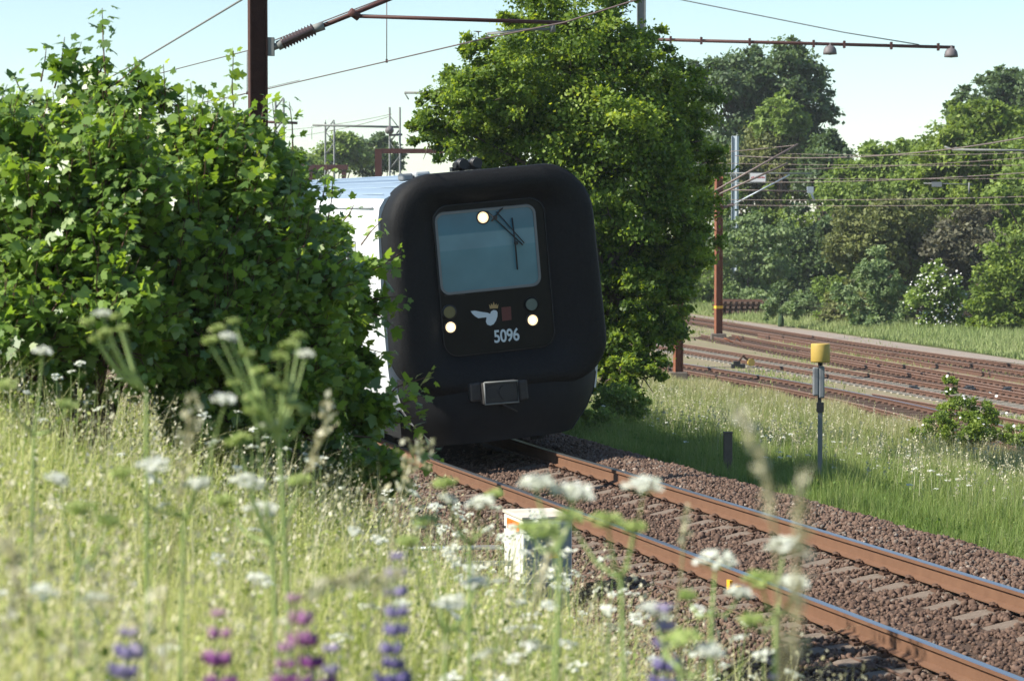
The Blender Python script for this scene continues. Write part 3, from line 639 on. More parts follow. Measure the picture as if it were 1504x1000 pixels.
# --- yard masts
def yard_mast(x, yb, ytop, wpx, label, band=True, m='rust', ang=.25):
    b = G(x, yb, -1.85); Z = b[1]; sc = FPX/Z; o = empty('catenary_mast', b); tag(o, label, 'catenary mast', 'masts carrying overhead line')
    h = (yb-ytop)/sc; wd = wpx/sc
    mb = MB(); hbeam(mb, (0, 0, 0), h, wd, wd*.95, .02, ang); mb.build('post', M[m], o)
    mb = MB(); mb.box((0, 0, .12), (wd*2.2, wd*2.2, .36)); mb.build('footing', M['darkconcrete'], o, bevel=.03)
    return o, Z, sc, h
m1, Z1, sc1, h1 = yard_mast(1055, 499, 255, 10, 'rusty orange mast with a yellow band beside the sleeper stack')
m2, Z2, sc2, h2 = yard_mast(996, 559, 120, 12, 'rusty orange mast with a yellow band at the edge of the big tree')
for o, sc, yb, yy, wpx, Z in ((m1, sc1, 499, 451, 10, Z1), (m2, sc2, 559, 493, 12, Z2)):
    mb = MB(); mb.box((0, 0, (yb-yy)/sc), (wpx/sc+.012, wpx/sc+.01, .13), Matrix.Rotation(.25, 3, 'Z')); mb.build('yellow_band', M['yellowband'], o)
# cantilevers
def canti(o, Z, a, b, c, r=.035, tubem='wirelight'):
    mb = MB(); insulator(mb, rel(o, P(*a, Z)), rel(o, P(*b, Z)), .10, 9, .05); mb.build('insulator', M['insul'], o)
    mb = MB(); mb.tube([rel(o, P(*b, Z)), rel(o, P(*c, Z))], r, 8); mb.build('bracket_tube', M[tubem], o)
canti(m2, Z2, (1003, 300), (1042, 285), (1172, 212)); canti(m2, Z2, (1003, 306), (1046, 290), (1157, 240))
canti(m1, Z1, (1062, 305), (1078, 300), (1160, 257), .035, 'galv')
mb = MB(); mb.tube([rel(m1, P(1055, 279, Z1)), rel(m1, P(1192, 281, Z1))], .03, 8); mb.tube([rel(m1, P(1055, 303, Z1)), rel(m1, P(1030, 296, Z1))], .04, 8); mb.build('registration_tube', M['wirelight'], m1)
mb = MB(); mb.box(rel(m1, P(1190, 279, Z1)), (.3, .2, .3)); mb.tube([rel(m1, P(1190, 280, Z1)), rel(m1, P(1196, 296, Z1))], .05, 8); mb.build('clamp', M['galv'], m1)
# galvanised mast behind
gmb = P(1079, 430, 164); gmb[2] = -1.9
o = empty('galvanised_mast', gmb); tag(o, 'pale grey galvanised mast in front of the bushes, behind the rusty masts', 'catenary mast', 'masts carrying overhead line')
hh = P(1079, 200, 164)[2]+1.9; mb = MB(); hbeam(mb, (0, 0, 0), hh, .38, .32, .03, -.5); mb.build('post', M['galv'], o)
mb = MB(); mb.box((0, 0, P(1079, 258, 164)[2]+1.9), (.6, .4, .12)); mb.build('clamp', M['darkgalv'], o)
# overhead board with red line
Zb = 128; o = empty('overhead_board', P(1113, 261, Zb)); tag(o, 'small white board with a dark rim and red line hanging among the wires', 'sign')
mb = MB(); mb.box((0, 0, 0), (.84, .04, .50)); mb.build('rim', M['darkgalv'], o); mb = MB(); mb.box((0, -.024, 0), (.76, .01, .42)); pn = mb.build('panel', M['signwhite'], o)
mb = MB()
for k in range(9): mb.box((-.30+.075*k, -.032, .0+.01*(k % 2)), (.055, .006, .07 if k % 3 else .05))
mb.build('red_marks', M['signred'], pn)
mb = MB(); mb.tube([(-1.6, .05, .22), (2.7, .05, .20)], .035, 8); mb.tube([(-1.6, .05, -.28), (2.7, .05, -.22)], .02, 8); mb.build('hanger_bar', M['darkgalv'], o)
o = empty('overhead_board', P(1376, 271, 140)); tag(o, 'small grey board with bars hanging from wires before the bright green tree', 'sign')
mb = MB(); mb.box((0, 0, 0), (.55, .04, .26)); mb.build('panel', M['grey'], o); mb = MB(); mb.tube([(-.7, .03, .06), (1.9, .03, .0)], .03, 6); mb.tube([(1.75, .03, .1), (1.75, .03, -.5)], .05, 6); mb.build('hanger_bar', M['darkgalv'], o)
# yard wires
def sag(p, q, Za, Zb, d=0, n=12):
    out = []
    for i in range(n+1):
        t = i/n; x = p[0]+(q[0]-p[0])*t; y = p[1]+(q[1]-p[1])*t+4*d*t*(1-t); out.append(P(x, y, Za+(Zb-Za)*t))
    return out
wl = [(((870, 232), (1172, 213), 110, 92, 4), .02, 'upper reddish wire from the big tree to the tip of the highest yard bracket'),
      (((1080, 229), (1530, 197), 110, 70, 15), .028, 'thickest pale wire sagging across the dark tall tree to the right edge'),
      (((1155, 226), (1530, 224), 120, 90, 3), .016, 'thin wire just below the thick sagging one'),
      (((960, 238), (1500, 243), 120, 95, 2), .016, 'thin level wire crossing behind the bracket tubes'),
      (((1150, 249), (1530, 230), 120, 90, 3), .016, 'thin wire rising right over the hazy green bushes'),
      (((1120, 268), (1530, 252), 120, 85, 4), .022, 'pale wire from the red lined board to the right edge'),
      (((1030, 293), (1530, 288), 115, 90, 3), .018, 'upper one of the two lowest yard wires'),
      (((1030, 301), (1530, 300), 115, 90, 2), .018, 'lowest yard wire above the hawthorn bushes'),
      (((1130, 262), (1530, 262), 125, 110, 1), .014, 'fine wire beside the small grey barred board'),
      (((410, 192), (575, 168), 190, 150, 3), .022, 'distant wire leading to the taller lattice mast'),
      (((380, 205), (570, 172), 190, 150, 6), .022, 'lower distant wire leading to the lattice mast')]
for (a, r_, lab) in wl: wire('overhead_wire', sag(*a), r_*.75, lab, 'wirelight' if 'distant' not in lab else 'wire', group='wires over the yard')
mb = MB(); o = empty('line_boom', P(1420, 220, 105)); tag(o, 'grey horizontal boom among the wires at the right edge', 'boom')
mb.tube([(-.6, 0, 0), (4, 0, -.06)], .045, 8); mb.build('boom_tube', M['darkgalv'], o); mb = MB(); mb.tube([(-.9, 0, .12), (-.6, 0, 0), (-.4, 0, .08)], .04, 8); mb.build('clamp', M['darkgalv'], o)
# lamp mast (tall, grey) with long arm and two lamps
lb = G(941, 547, -1.85); ZL = lb[1]; lm = empty('lamp_mast', lb); tag(lm, 'very tall grey steel lamp mast with long arm, standing in the big tree', 'lamp mast')
scL = FPX/ZL; mb = MB(); hbeam(mb, (0, 0, 0), (547+60)/scL, 12/scL, 12/scL, .03, -.15); mb.build('post', M['darkgalv'], lm)
mb = MB(); mb.box((0, 0, .45), (15/scL, 15/scL, .9+.1)); mb.tube([(0, 0, .9), (0, 0, 1.25)], .16, 10); mb.build('footing', M['concrete'], lm, bevel=.03)
mb = MB(); a1 = rel(lm, P(946, 58, ZL)); a2 = rel(lm, P(1402, 70, ZL)); mb.tube([a1, a2], .06, 8)
mb.build('arm', M['brownpaint'], lm)
mb = MB()
for x in (985, 1030, 1101, 1195, 1240, 1309, 1378):
    t = (x-946)/(1402-946); p_ = a1+(a2-a1)*t; mb.box(p_, (.08, .18, .26))
mb.build('arm_clamp', M['brownpaint'], lm)
mb = MB(); mb.tube([rel(lm, P(1350, 66, ZL)), rel(lm, P(1240, 48, ZL)), rel(lm, P(990, -2, ZL)), rel(lm, P(941, -14, ZL))], .022, 6); mb.build('stay_cable', M['darkgalv'], lm)
for x, y in ((1219, 72), (1397, 76)):
    c = rel(lm, P(x, y, ZL)); L_ = []
    for rr, zz_ in ((.05, .22), (.07, .12), (.16, .08), (.22, .0), (.245, -.12), (.25, -.2), (.23, -.2), (.1, -.02)):
        L_.append([(c.x+rr*math.cos(k*math.pi/8), c.y+rr*math.sin(k*math.pi/8), c.z+zz_) for k in range(16)])
    mb = MB(); mb.loops(L_, True, 0, True, True, True); lo = mb.build('lamp', M['lampshade'], lm)
    mb = MB(); mb.sphere((c.x, c.y, c.z-.14), .10, 10); mb.build('bulb', M['lampoff'], lo)
# lattice masts far left, booms with lamps
def lattice(x, ytop, ybot, wpx, Z, label):
    b = P(x, ybot, Z); zb = -1.9; h = P(x, ytop, Z)[2]-zb; wd = wpx/FPX*Z; o = empty('lattice_mast', (b[0], b[1], zb)); tag(o, label, 'lattice mast', 'lattice masts beyond the train')
    mb = MB()
    for sx in (-1, 1):
        for sy in (-1, 1): mb.tube([(sx*wd/2, sy*wd/2, 0), (sx*wd/2, sy*wd/2, h)], .05, 5)
    mb.build('upright', M['darkgalv'], o); mb = MB(); k = 0; z = 0
    while z < h-wd:
        for sy in (-1, 1): mb.tube([((-1)**k*wd/2, sy*wd/2, z), (-(-1)**k*wd/2, sy*wd/2, z+wd*1.3)], .028, 4); mb.tube([(sy*wd/2, (-1)**k*wd/2, z), (sy*wd/2, -(-1)**k*wd/2, z+wd*1.3)], .028, 4)
        z += wd*1.3; k += 1
    mb.build('lacing', M['darkgalv'], o); return o, b, zb
la, _, _ = lattice(484.5, 180, 260, 13, 185, 'shorter distant lattice mast rising right beside the yellow green twig')
lb2, bb, _ = lattice(580, 158, 260, 15, 160, 'taller distant lattice mast half hidden at the left edge of the big tree')
lc, _, _ = lattice(411, 146, 260, 12, 170, 'distant lattice mast right beside the tall rusty mast')
mb = MB(); mb.tube([rel(lb2, P(459, 184, 160)), rel(lb2, P(586, 187, 160))], .07, 8); mb.tube([rel(lb2, P(458, 186, 160)), rel(lb2, P(458, 205, 160))], .02, 5); mb.build('boom', M['darkgalv'], lb2)
mb = MB(); c = rel(lb2, P(572, 192, 159.3)); mb.sphere(c, .28, 12, sc=(1, 1, .9)); mb.tube([c, c+Vector((0, .3, .45))], .05, 6); mb.tube([rel(lb2, P(572, 199, 159.3)), rel(lb2, P(590, 198, 160))], .08, 6); mb.build('lamp', M['lampshade'], lb2)
mb = MB(); mb.tube([rel(lc, P(380, 179, 170)), rel(lc, P(437, 181, 170))], .09, 8); mb.build('boom', M['brownpaint'], lc)
o = empty('line_bracket', P(640, 137, 120)); tag(o, 'dark horizontal bracket poking out of the left side of the big tree', 'bracket')
mb = MB(); mb.tube([(-1.45, 0, .02), (3, 0, 0)], .06, 8); mb.build('bracket_tube', M['darkgalv'], o); mb = MB(); mb.tube([(-1.45, 0, .02), (-1.25, 0, -.3)], .03, 5); mb.build('strut', M['darkgalv'], o)
# brown portal frame
pz = 95; pp = P(556, 300, pz); pp[2] = -1.9; o = empty('steel_portal', pp); tag(o, 'brown steel portal frame behind the train roof', 'portal frame')
hp = P(556, 219, pz)[2]+1.9; wd = 10/FPX*pz; lp = 4.2; mb = MB(); mb.box((0, 0, hp/2), (wd, wd, hp)); mb.box((lp, 0, hp/2), (wd, wd, hp)); mb.build('upright', M['brownpaint'], o)
mb = MB(); mb.box((lp/2, 0, hp-.001-.075), (lp-wd-.002, wd*.9, .17)); mb.build('beam', M['brownpaint'], o)
o = empty('steel_beam', P(505, 246, 180)); o.location.z = 0; tag(o, 'dark red steel beam far behind the train roof below the distant trees', 'beam')
zb_ = P(505, 246, 180)[2]; mb = MB(); mb.box((-1.3, 0, zb_), (3.2, .4, .35)); mb.build('beam', M['brownpaint'], o); mb = MB(); mb.box((-2.3, 0, zb_/2-.9-.1), (.3, .3, zb_+1.6)); mb.box((0., 0, zb_/2-.9-.1), (.3, .3, zb_+1.6)); mb.build('post', M['brownpaint'], o)
# signal post with yellow drum
sb = P(1196, 706, 38); sb[2] = zg(sb[0], sb[1])-.1; sg_ = empty('marker_post', sb); tag(sg_, 'slim grey post topped with a yellow drum beside the yard', 'marker post')
Zs_ = 38; 
def sr(x, y, Z=Zs_): return rel(sg_, P(x, y, Z))
mb = MB(); mb.box((sr(1204.5, 640).x, 0, (sr(1204, 600).z)/2), (.065, .05, sr(1204, 600).z)); mb.build('post', M['darkgalv'], sg_)
mb = MB(); mb.box((sr(1204.5, 600).x, 0, sr(1204, 598).z), (.10, .09, .14)); mb.box((sr(1203.5, 590).x, 0, sr(1204, 588).z), (.05, .05, .16)); mb.build('clamp', M['black'], sg_)
mb = MB(); mb.box((sr(1198, 560).x, 0, sr(1197, 560).z), (.085, .10, .42)); mb.box((sr(1206.5, 560).x-.0, 0, sr(1206, 561).z), (.085, .10, .47)); mb.build('relay_box', M['grey'], sg_, bevel=.02)
mb = MB(); c = sr(1205, 518); mb.tube([(c.x, 0, sr(1205, 537).z), (c.x, 0, sr(1205, 528).z)], .035, 8); mb.build('neck', M['black'], sg_)
mb = MB(); L_ = [[(c.x+rr*math.cos(k*math.pi/12), rr*math.sin(k*math.pi/12), z_) for k in range(24)] for rr, z_ in ((.135, sr(1205, 532).z), (.142, sr(1205, 530).z), (.142, sr(1205, 506).z), (.135, sr(1205, 504.5).z))]
mb.loops(L_, True, 0, True, True, True); mb.build('drum', M['yellow'], sg_)
mb = MB(); mb.box((sr(1192, 705).x, 0, sr(1192, 704).z), (.10, .12, .20)); mb.box((sr(1202, 702).x, 0, sr(1202, 702).z), (.09, .05, .10)); mb.build('foot_bracket', M['rust'], sg_)
st = P(1069, 668, 39); z0 = zg(st[0], st[1]); so_ = MB(); so_.box((0, 0, (P(1069, 645, 39)[2]-z0)/2+.0), (.13, .12, P(1069, 645, 39)[2]-z0+.2)); so_.box((0, 0, P(1069, 645, 39)[2]-z0+.105), (.15, .14, .02))
so = so_.build('stub_post', M['darkconcrete'], None, bevel=.01); so.location = (st[0], st[1], z0); tag(so, 'short black stub post in the shaded grass right of the train', 'post')
# lever with yellow weight
lv = G(1088, 541, -1.88); o = empty('point_lever', lv); tag(o, 'ground lever with dull yellow round weight between yard tracks', 'point lever'); Zl = lv[1]
mb = MB(); mb.box(rel(o, P(1084, 538, Zl)), (.5, .4, .16)); mb.box(rel(o, P(1082, 534, Zl)), (.24, .3, .2)); mb.build('lever_base', M['black'], o)
mb = MB(); mb.tube([rel(o, P(1082, 534, Zl)), rel(o, P(1091, 523, Zl)), rel(o, P(1100, 530, Zl))], .05, 8); mb.tube([rel(o, P(1091, 523, Zl)), rel(o, P(1092, 521, Zl))], .07, 8); mb.build('lever_arm', M['clip'], o)
mb = MB(); mb.disc(rel(o, P(1103, 532, Zl)), .14, (.3, -1, .1), .12, 18); mb.build('weight', M['yellow'], o)
mb = MB(); mb.tube([rel(o, P(1050, 541, Zl)), rel(o, P(1118, 543, Zl))], .02, 5); mb.build('rod', M['clip'], o)
rb = G(1073, 506, -1.88); o = empty('point_lever', rb); tag(o, 'low rusty lever frame at the foot of the mast by the sleeper stack', 'point lever')
mb = MB(); mb.tube([(-.3, 0, .3), (.1, 0, .1), (.3, 0, .35), (.6, 0, -.05)], .045, 6); mb.build('lever_arm', M['rust'], o); mb = MB(); mb.box((0, 0, .02), (.5, .3, .12)); mb.build('lever_base', M['darkconcrete'], o)
# point motors / dark boxes along yard track
for (x, y, lab) in ((1340, 573, 'small black point machine on the pale sleeper track left of the rose bush'), (1423, 573, 'small black point machine on the yard rail right of the rose bush twig'), (1479, 575, 'small black point machine nearest the right edge of the yard')):
    p_ = G(x, y, -1.8); mb = MB(); mb.box((0, 0, 0), (.55, .35, .16)); mb.box((.1, 0, .11), (.25, .25, .07)); mb.disc((-.2, 0, .1), .08, (0, 0, 1), .06, 10)
    q = mb.build('point_machine', M['black'], None, bevel=.02); q.location = tuple(p_); q.rotation_euler = (0, 0, 1.2); tag(q, lab, 'point machine', 'point machines in the yard')
# stacked old track panels
spz = G(1087, 466, -1.9); 
for k in range(4):
    lab = ['bottommost track panel in the stack of old sleepers below the bushes', 'second track panel from the bottom in the stack of old sleepers', 'third track panel from the bottom in the stack of old sleepers', 'topmost track panel on the stack of old sleepers below the bushes'][k]
    o = empty('track_panel', (spz[0], spz[1], -1.9+.03+.27*k)); tag(o, lab, 'track panel', 'stacked track panels'); o.rotation_euler = (0, 0, -.22)
    for j in range(9):
        mb = MB(); mb.box((-1.35+.34*j+.03*k, 0, .06), (.18, 2.2, .12)); mb.build('sleeper', M['sleeperd'], o)
    for yy_ in (-.72, .72): mb = MB(); mb.box((0, yy_, .13+.055), (3.2, .08, .11)); mb.build('rail', M['yardrail'], o)
# small dark things by the gravel
bl = G(1147, 480, -1.88); mb = MB(); mb.loops([[(rr*math.cos(k*math.pi/6), rr*math.sin(k*math.pi/6), z_) for k in range(12)] for rr, z_ in ((.15, -.05), (.17, .2), (.16, .45), (.1, .6), (.03, .65))], True, 0, True, True, True)
q = mb.build('marker_stub', mat('mossy_stub', (.03, .06, .02), .9), None); q.location = tuple(bl); tag(q, 'small rounded dark green stub beside the pale gravel', 'stub')

# ------------------------------------------------------------------ trackside cabinet and frame
ZC = 24.6; cbm = P(790, 860, ZC); czg = zg(cbm[0], cbm[1])
cabn = empty('trackside_cabinet'); tag(cabn, 'white metal cabinet with orange sticker beside the near rail', 'cabinet')
cw_, cdp = .48, .72
top_z = P(768, 760, ZC-.3)[2]; corner = P(768, 762, ZC-.38)
cth = TH0-.02
cabn.location = (corner[0], corner[1], czg-.05); cabn.rotation_euler = (0, 0, cth)
hC = top_z-(czg-.05); hb = hC-.62
mb = MB(); mb.box((cw_/2, cdp/2, hb+.31-.01), (cw_, cdp, .60), None, 0)
cbo = mb.build('housing', M['cab'], cabn, bevel=.008)
mb = MB(); mb.box((cw_/2, -.006, hb+.29), (cw_-.02, .012, .54)); dr = mb.build('door', M['cabshade'], cabn, bevel=.003)
mb = MB(); mb.disc((cw_*.62, -.016, hb+.555), .018, (0, 1, 0), .02, 12); mb.build('lock', M['galv'], dr)
mb = MB(); mb.add([(cw_*.62-.05, -.0145, hb+.24), (cw_*.62+.05, -.0145, hb+.24), (cw_*.62, -.0145, hb+.38)], [(0, 1, 2)]); mb.build('warning_triangle', M['yellowband'], dr)
mb = MB(); mb.box((cw_/2, cdp/2, hb+.62), (cw_+.03, cdp+.03, .03)); mb.build('lid', M['cablid'], cabn, bevel=.006)
mb = MB(); mb.box((-.004, .36, hb+.52), (.006, .46, .10)); stk = mb.build('sticker', M['orange'], cabn)
mb = MB(); [mb.box((-.008, .42-.07*i, hb+.52), (.003, .03, .055)) for i in range(4)]; mb.build('sticker_lettering', mat('sticker_red', (.85, .10, .03), .6), stk)
mb = MB(); mb.disc((-.006, .66, hb+.47), .014, (1, 0, 0), .01, 10); mb.build('lock', M['black'], cabn)
mb = MB(); mb.box((cw_/2+.05, cdp/2, hb/2-.0), (cw_*.9, cdp*.55, hb-.02)); mb.build('pedestal', M['cabshade'], cabn)
mb = MB(); mb.box((.1, -.05, hb-.005), (.62, .05, .045)); mb.build('front_bar', M['grey'], cabn)
fr = empty('steel_rail_frame', (0, 0, 0)); fl = P(690, 830, ZC+.1); fl[2] = zg(fl[0], fl[1])-.05; fr.location = tuple(fl); tag(fr, 'low grey steel frame of bars on posts left of the white cabinet', 'frame')
def fr_(x, y, Z=ZC+.1): return rel(fr, P(x, y, Z))
mb = MB(); mb.tube([fr_(585, 806), fr_(739, 803)], .022, 8); mb.build('top_bar', M['galv'], fr)
mb = MB(); mb.box((fr_(700, 825)+Vector((0, -.1, 0))), (.78, .05, .045)); mb.build('lower_bar', M['grey'], fr)
for x, yt in ((603, 806), (691, 827)):
    a = fr_(x, yt); mb = MB(); mb.box((a.x, a.y+(-.1 if x > 650 else 0), (a.z-.0)/2-.1), (.07, .05, a.z+.2)); mb.build('leg', M['grey'], fr)
# orange markers on near rail + cable
q = TP(12.0, -.7525-.13, -.10); mb = MB(); mb.box((0, 0, 0), (.03, .09, .09)); mb.box((.0, -.11, -.02), (.02, .14, .02)); mb.box((.015, -.22, -.015), (.04, .08, .07)); mk = mb.build('orange_rail_marker', M['yellowband'], None); mk.location = tuple(q); mk.rotation_euler = (0, 0, TH0-.03); tag(mk, 'small orange yellow marker plates fixed to the near rail foot', 'marker')
pts = [TP(s_, -1.05-.18*math.sin((s_-2)*.22), -.19+.015*math.sin(s_*4)) for s_ in np.arange(-1, 21, .35)]
mb = MB(); mb.tube(pts, .013, 6); cbl = mb.build('rail_cable', M['clip'], None); tag(cbl, 'thin dark cable lying along the near rail on the ballast', 'cable')


# ------------------------------------------------------------------ leaf shapes
_r = [(.22, -.10), (.44, .02), (.30, .17), (.46, .28), (.60, .55), (.33, .50), (.27, .66), (.20, .78)]
SY = np.array([(0, 0)]+_r+[(0, 1.0)]+[(-a, b) for a, b in _r[::-1]]); SYT = np.stack([SY[:, 0], SY[:, 1], -.42*np.abs(SY[:, 0])-.30*SY[:, 1]**2], 1); SYF = np.arange(18)[None]
RH = np.array([(0, 0, 0), (.34, .45, -.10), (0, 1, -.05), (-.34, .45, -.10)]); RHF = np.array([[0, 1, 2, 3]])
OV = np.array([(0, 0, 0), (.26, .25, -.06), (.30, .6, -.08), (0, 1, -.12), (-.30, .6, -.08), (-.26, .25, -.06)]); OVF = np.array([[0, 1, 2, 3, 4, 5]])
HEX = np.array([(math.cos(k*math.pi/3), math.sin(k*math.pi/3), 0) for k in range(6)]); HEXF = np.arange(6)[None]
def tubes(segs, mat_, name, parent, off):
    mb = MB()
    for pts, r in segs: mb.tube([Vector(tuple(np.asarray(p)-off)) for p in pts], r, 5 if len(pts) > 2 else 4, 0, False)
    return mb.build(name, mat_, parent)
ZK = .75
def sycamore(label, blobs, nsh, size, shoots=(), ground=None):
    """blobs: (px, py, r_px, Z); each leafy shoot carries opposite pairs of five lobed leaves"""
    bl = [(P(x, y, Z*ZK), r/FPX*Z*ZK) for x, y, r, Z in blobs]
    base = np.array(ground if ground is not None else np.mean([c for c, r in bl], 0)); base[2] = zg(base[0], base[1])
    o = empty('sycamore_bush', base); tag(o, label, 'bush', 'leafy sycamore bushes left of the train')
    wts = np.array([r*r for c, r in bl]); wts /= wts.sum(); cat = Cat(); segs = []
    paths = []
    axes = {i: unit(rng.normal(size=(max(4, int(14*bl[i][1])), 3))+np.array([0, -.25, .35])) for i in range(len(bl))}
    for i in rng.choice(len(bl), nsh, p=wts):
        c, r = bl[i]; d = unit(axes[i][rng.integers(len(axes[i]))]+rng.normal(0, .24, 3)) if rng.random() < .75 else unit(rng.normal(size=3)+np.array([0, -.15, .35])); wild = rng.random() < .10
        if wild: d = unit(d*np.array([.6, .6, .3])+np.array([0, 0, .9]))
        L = r*rng.uniform(1.15, 1.5) if wild and r > .25 else r*rng.choice([rng.uniform(.5, 1.0), rng.uniform(.9, 1.22)])
        a = c+d*L*.30; b = c+d*L; b[2] += .12*r; m = (a+b)/2+rng.normal(0, .04, 3)-np.array([0, 0, .04*r]); paths.append((a, m, b, max(7, int(L/.075)) if wild else 7))
    for (x0, y0, x1, y1, Z) in shoots:
        a, b = P(x0, y0, Z*ZK), P(x1, y1, Z*ZK+rng.uniform(-.2, .2)); paths.append((a, (a+b)/2+rng.normal(0, .02, 3), b, max(5, int(np.linalg.norm(b-a)/.05))))
    PP = []; DD = []; NN = []; SS = []; TT = []
    for a, m, b, k in paths:
        ct = rng.uniform(0, .45); ax = unit(b-a); perp = unit(np.cross(ax, rng.normal(size=3)))
        for j in range(k):
            t = .28+.72*j/(k-1); p = (1-t)**2*a+2*t*(1-t)*m+t*t*b; perp2 = np.cross(ax, perp) if j % 2 else perp
            for sg in (-1, 1):
                dd = unit(sg*perp2+ax*.45+rng.normal(0, .25, 3)); dd[2] -= .25; pe = p+dd*rng.uniform(.03, .08)
                PP.append(pe); DD.append(unit(dd)); NN.append(unit(np.array([-.25, -.12, .55])+rng.normal(0, .5, 3)+.2*ax)); SS.append(size*rng.uniform(.4, 1.05)*(1-.35*(t > .93))); TT.append(ct+rng.uniform(0, .35)+.2*(t > .9))
        segs.append(([a, m, b], [.007, .005, .0025]))
    PP, DD, NN = map(np.array, (PP, DD, NN)); V, F = scatter(SYT, SYF, PP, rotmats(NN, DD), np.array(SS)); cat.add(V, F, np.repeat(np.array(TT), 18))
    cat.build('foliage', M['syc'], o, base)
    main = [([base+rng.normal(0, .1, 3)*[1, 1, 0], (base+c)/2+rng.normal(0, .12, 3), c], [.045, .03, .012]) for c, r in bl]
    tubes(segs, M['twig'], 'twigs', o, base); tubes(main, M['bark'], 'stem', o, base); return o
def crown(cat, bl, n, size, T=RH, TF=RHF, clump=.22, up=.5, shell=(.5, 1.0), cdiv=70):
    wts = np.array([r**2 for c, r in bl]); wts /= wts.sum()
    nc = max(8, n//cdiv); bi = rng.choice(len(bl), nc, p=wts); C0 = np.array([bl[i][0] for i in bi]); Rr = np.array([bl[i][1] for i in bi])
    d = rdir(nc); d[:, 2] = np.abs(d[:, 2])*.9+d[:, 2]*.1*0+np.where(rng.random(nc) < .38, -1.0, 0)*np.abs(d[:, 2])*1.5; d = unit(d)
    rad = rng.uniform(shell[0], shell[1]+.12, nc)
    cc = C0+d*(Rr*rad)[:, None]; ctint = rng.normal(0, .21, nc)
    ci = rng.integers(0, nc, n); q = rng.normal(size=(n, 3))*(Rr[ci]*clump)[:, None]*np.array([1, 1, .6]); pos = cc[ci]+q
    nrm = unit(rdir(n)*.9+d[ci]*.5+np.array([0, 0, up])); V, F = scatter(T, TF, pos, rotmats(nrm, unit(rdir(n)+np.array([0, 0, -.3]))), size*rng.uniform(.6, 1.3, n))
    cat.add(V, F, np.repeat(np.clip(.42+ctint[ci]+rng.normal(0, .16, n), 0, 1), len(T))); return cc
def tree(name, label, catg, blobs, n, size, m, trunk=.18, base=None, group=None, clump=.22, T=RH, TF=RHF, shell=(.5, 1.0), up=.5, flowers=0, zb=None, depth=1.0, cdiv=70):
    bl = []
    for b in blobs:
        x, y, r, Z = b[:4]; rr = r/FPX*Z; dz = rng.uniform(-.5, .5)*rr*depth; q = P(x, y, Z+dz); bl.append((q, rr))
    if group == 'trees and bushes beyond the yard' or name == 'deciduous_tree':
        for c, r in list(bl):
            for _ in range(2): bl.append((c+unit(rng.normal(size=3)+np.array([0, 0, .4]))*r*.95, r*rng.uniform(.25, .45)))
    if 'background_bush' in name:
        for c, r in list(bl): bl.append((np.array([c[0]+rng.normal(0, .4*r), c[1]-.2*r, zg(c[0], c[1])+.55*r]), r*.85))
    cx = np.array([(c[0], c[1]) for c, r in bl]); wv = np.array([r**2 for c, r in bl]); bx, by = (cx*wv[:, None]).sum(0)/wv.sum()
    if base is not None: q = P(base, 300, blobs[0][3]); bx, by = q[0], q[1]
    bz = zg(bx, by) if zb is None else zb; B = np.array([bx, by, bz-.05]); o = empty(name, B); tag(o, label, catg, group)
    cat = Cat(); cc = crown(cat, bl, n, size, T, TF, clump, up, shell, cdiv); cat.build('crown', m, o, B)
    if flowers:
        k = rng.integers(0, len(cc), flowers); pos = cc[k]+rng.normal(0, .18, (flowers, 3))+np.array([-.1, -.35, .15]); V, F = scatter(HEX, HEXF, pos, rotmats(unit(rdir(flowers)*.5+np.array([-.2, -.5, .7])), rdir(flowers)), .036*(blobs[0][3]/60)**.5*rng.uniform(.6, 1.2, flowers))
        npmesh('blossom', V-B, F, M['rosewhite'], o, np.repeat(rng.random(flowers), 6))
    ztop = max(c[2]+r*.3 for c, r in bl); tp = B+np.array([rng.normal(0, .1), rng.normal(0, .1), (ztop-bz)*.8])
    segs = [([B, (B+tp)/2+rng.normal(0, .15, 3)*[1, 1, 0], tp], [trunk, trunk*.65, trunk*.2])]
    for c, r in bl:
        f = rng.uniform(.25, .6); st = B+(tp-B)*f
        if c[2] > bz+.3 and (name != 'deciduous_tree' or (r > .75 and rng.random() < .7)): segs.append(([st, (st+c)/2+np.array([0, 0, .1*r]), c], [trunk*.4, trunk*.25, trunk*.08]))
        for _ in range(3): segs.append(([c, c+rdir(1)[0]*r*.8], [trunk*.09, trunk*.03]))
    tubes(segs, M['bark'], 'trunk', o, B); return o
# ------------------------------------------------------------------ the leafy bushes at the left
sycamore('broad leafy bush at the far left edge with two tall upright shoots', [(10, 320, 130, 23), (75, 250, 85, 23.5), (170, 225, 72, 24), (60, 420, 150, 22.5), (150, 350, 130, 22.5), (0, 215, 45, 24), (110, 165, 40, 24.5), (205, 165, 32, 24.5), (235, 275, 56, 24), (95, 110, 18, 24.3), (148, 105, 20, 24.2), (205, 125, 16, 24.5), (238, 150, 18, 24.3), (45, 160, 22, 24), (150, 150, 26, 24), (262, 200, 20, 24.5), (160, 500, 110, 22), (30, 530, 90, 21.5), (-80, 330, 150, 23), (-150, 450, 160, 22.5)], 2000, .098,
         [(155, 120, 150, 12, 24), (160, 130, 205, 95, 24), (240, 170, 240, 95, 24.2), (80, 130, 95, 55, 24.3), (105, 120, 120, 62, 24.4), (40, 150, 20, 110, 24), (60, 120, 68, 70, 24.6)], ground=P(90, 600, 17.3))
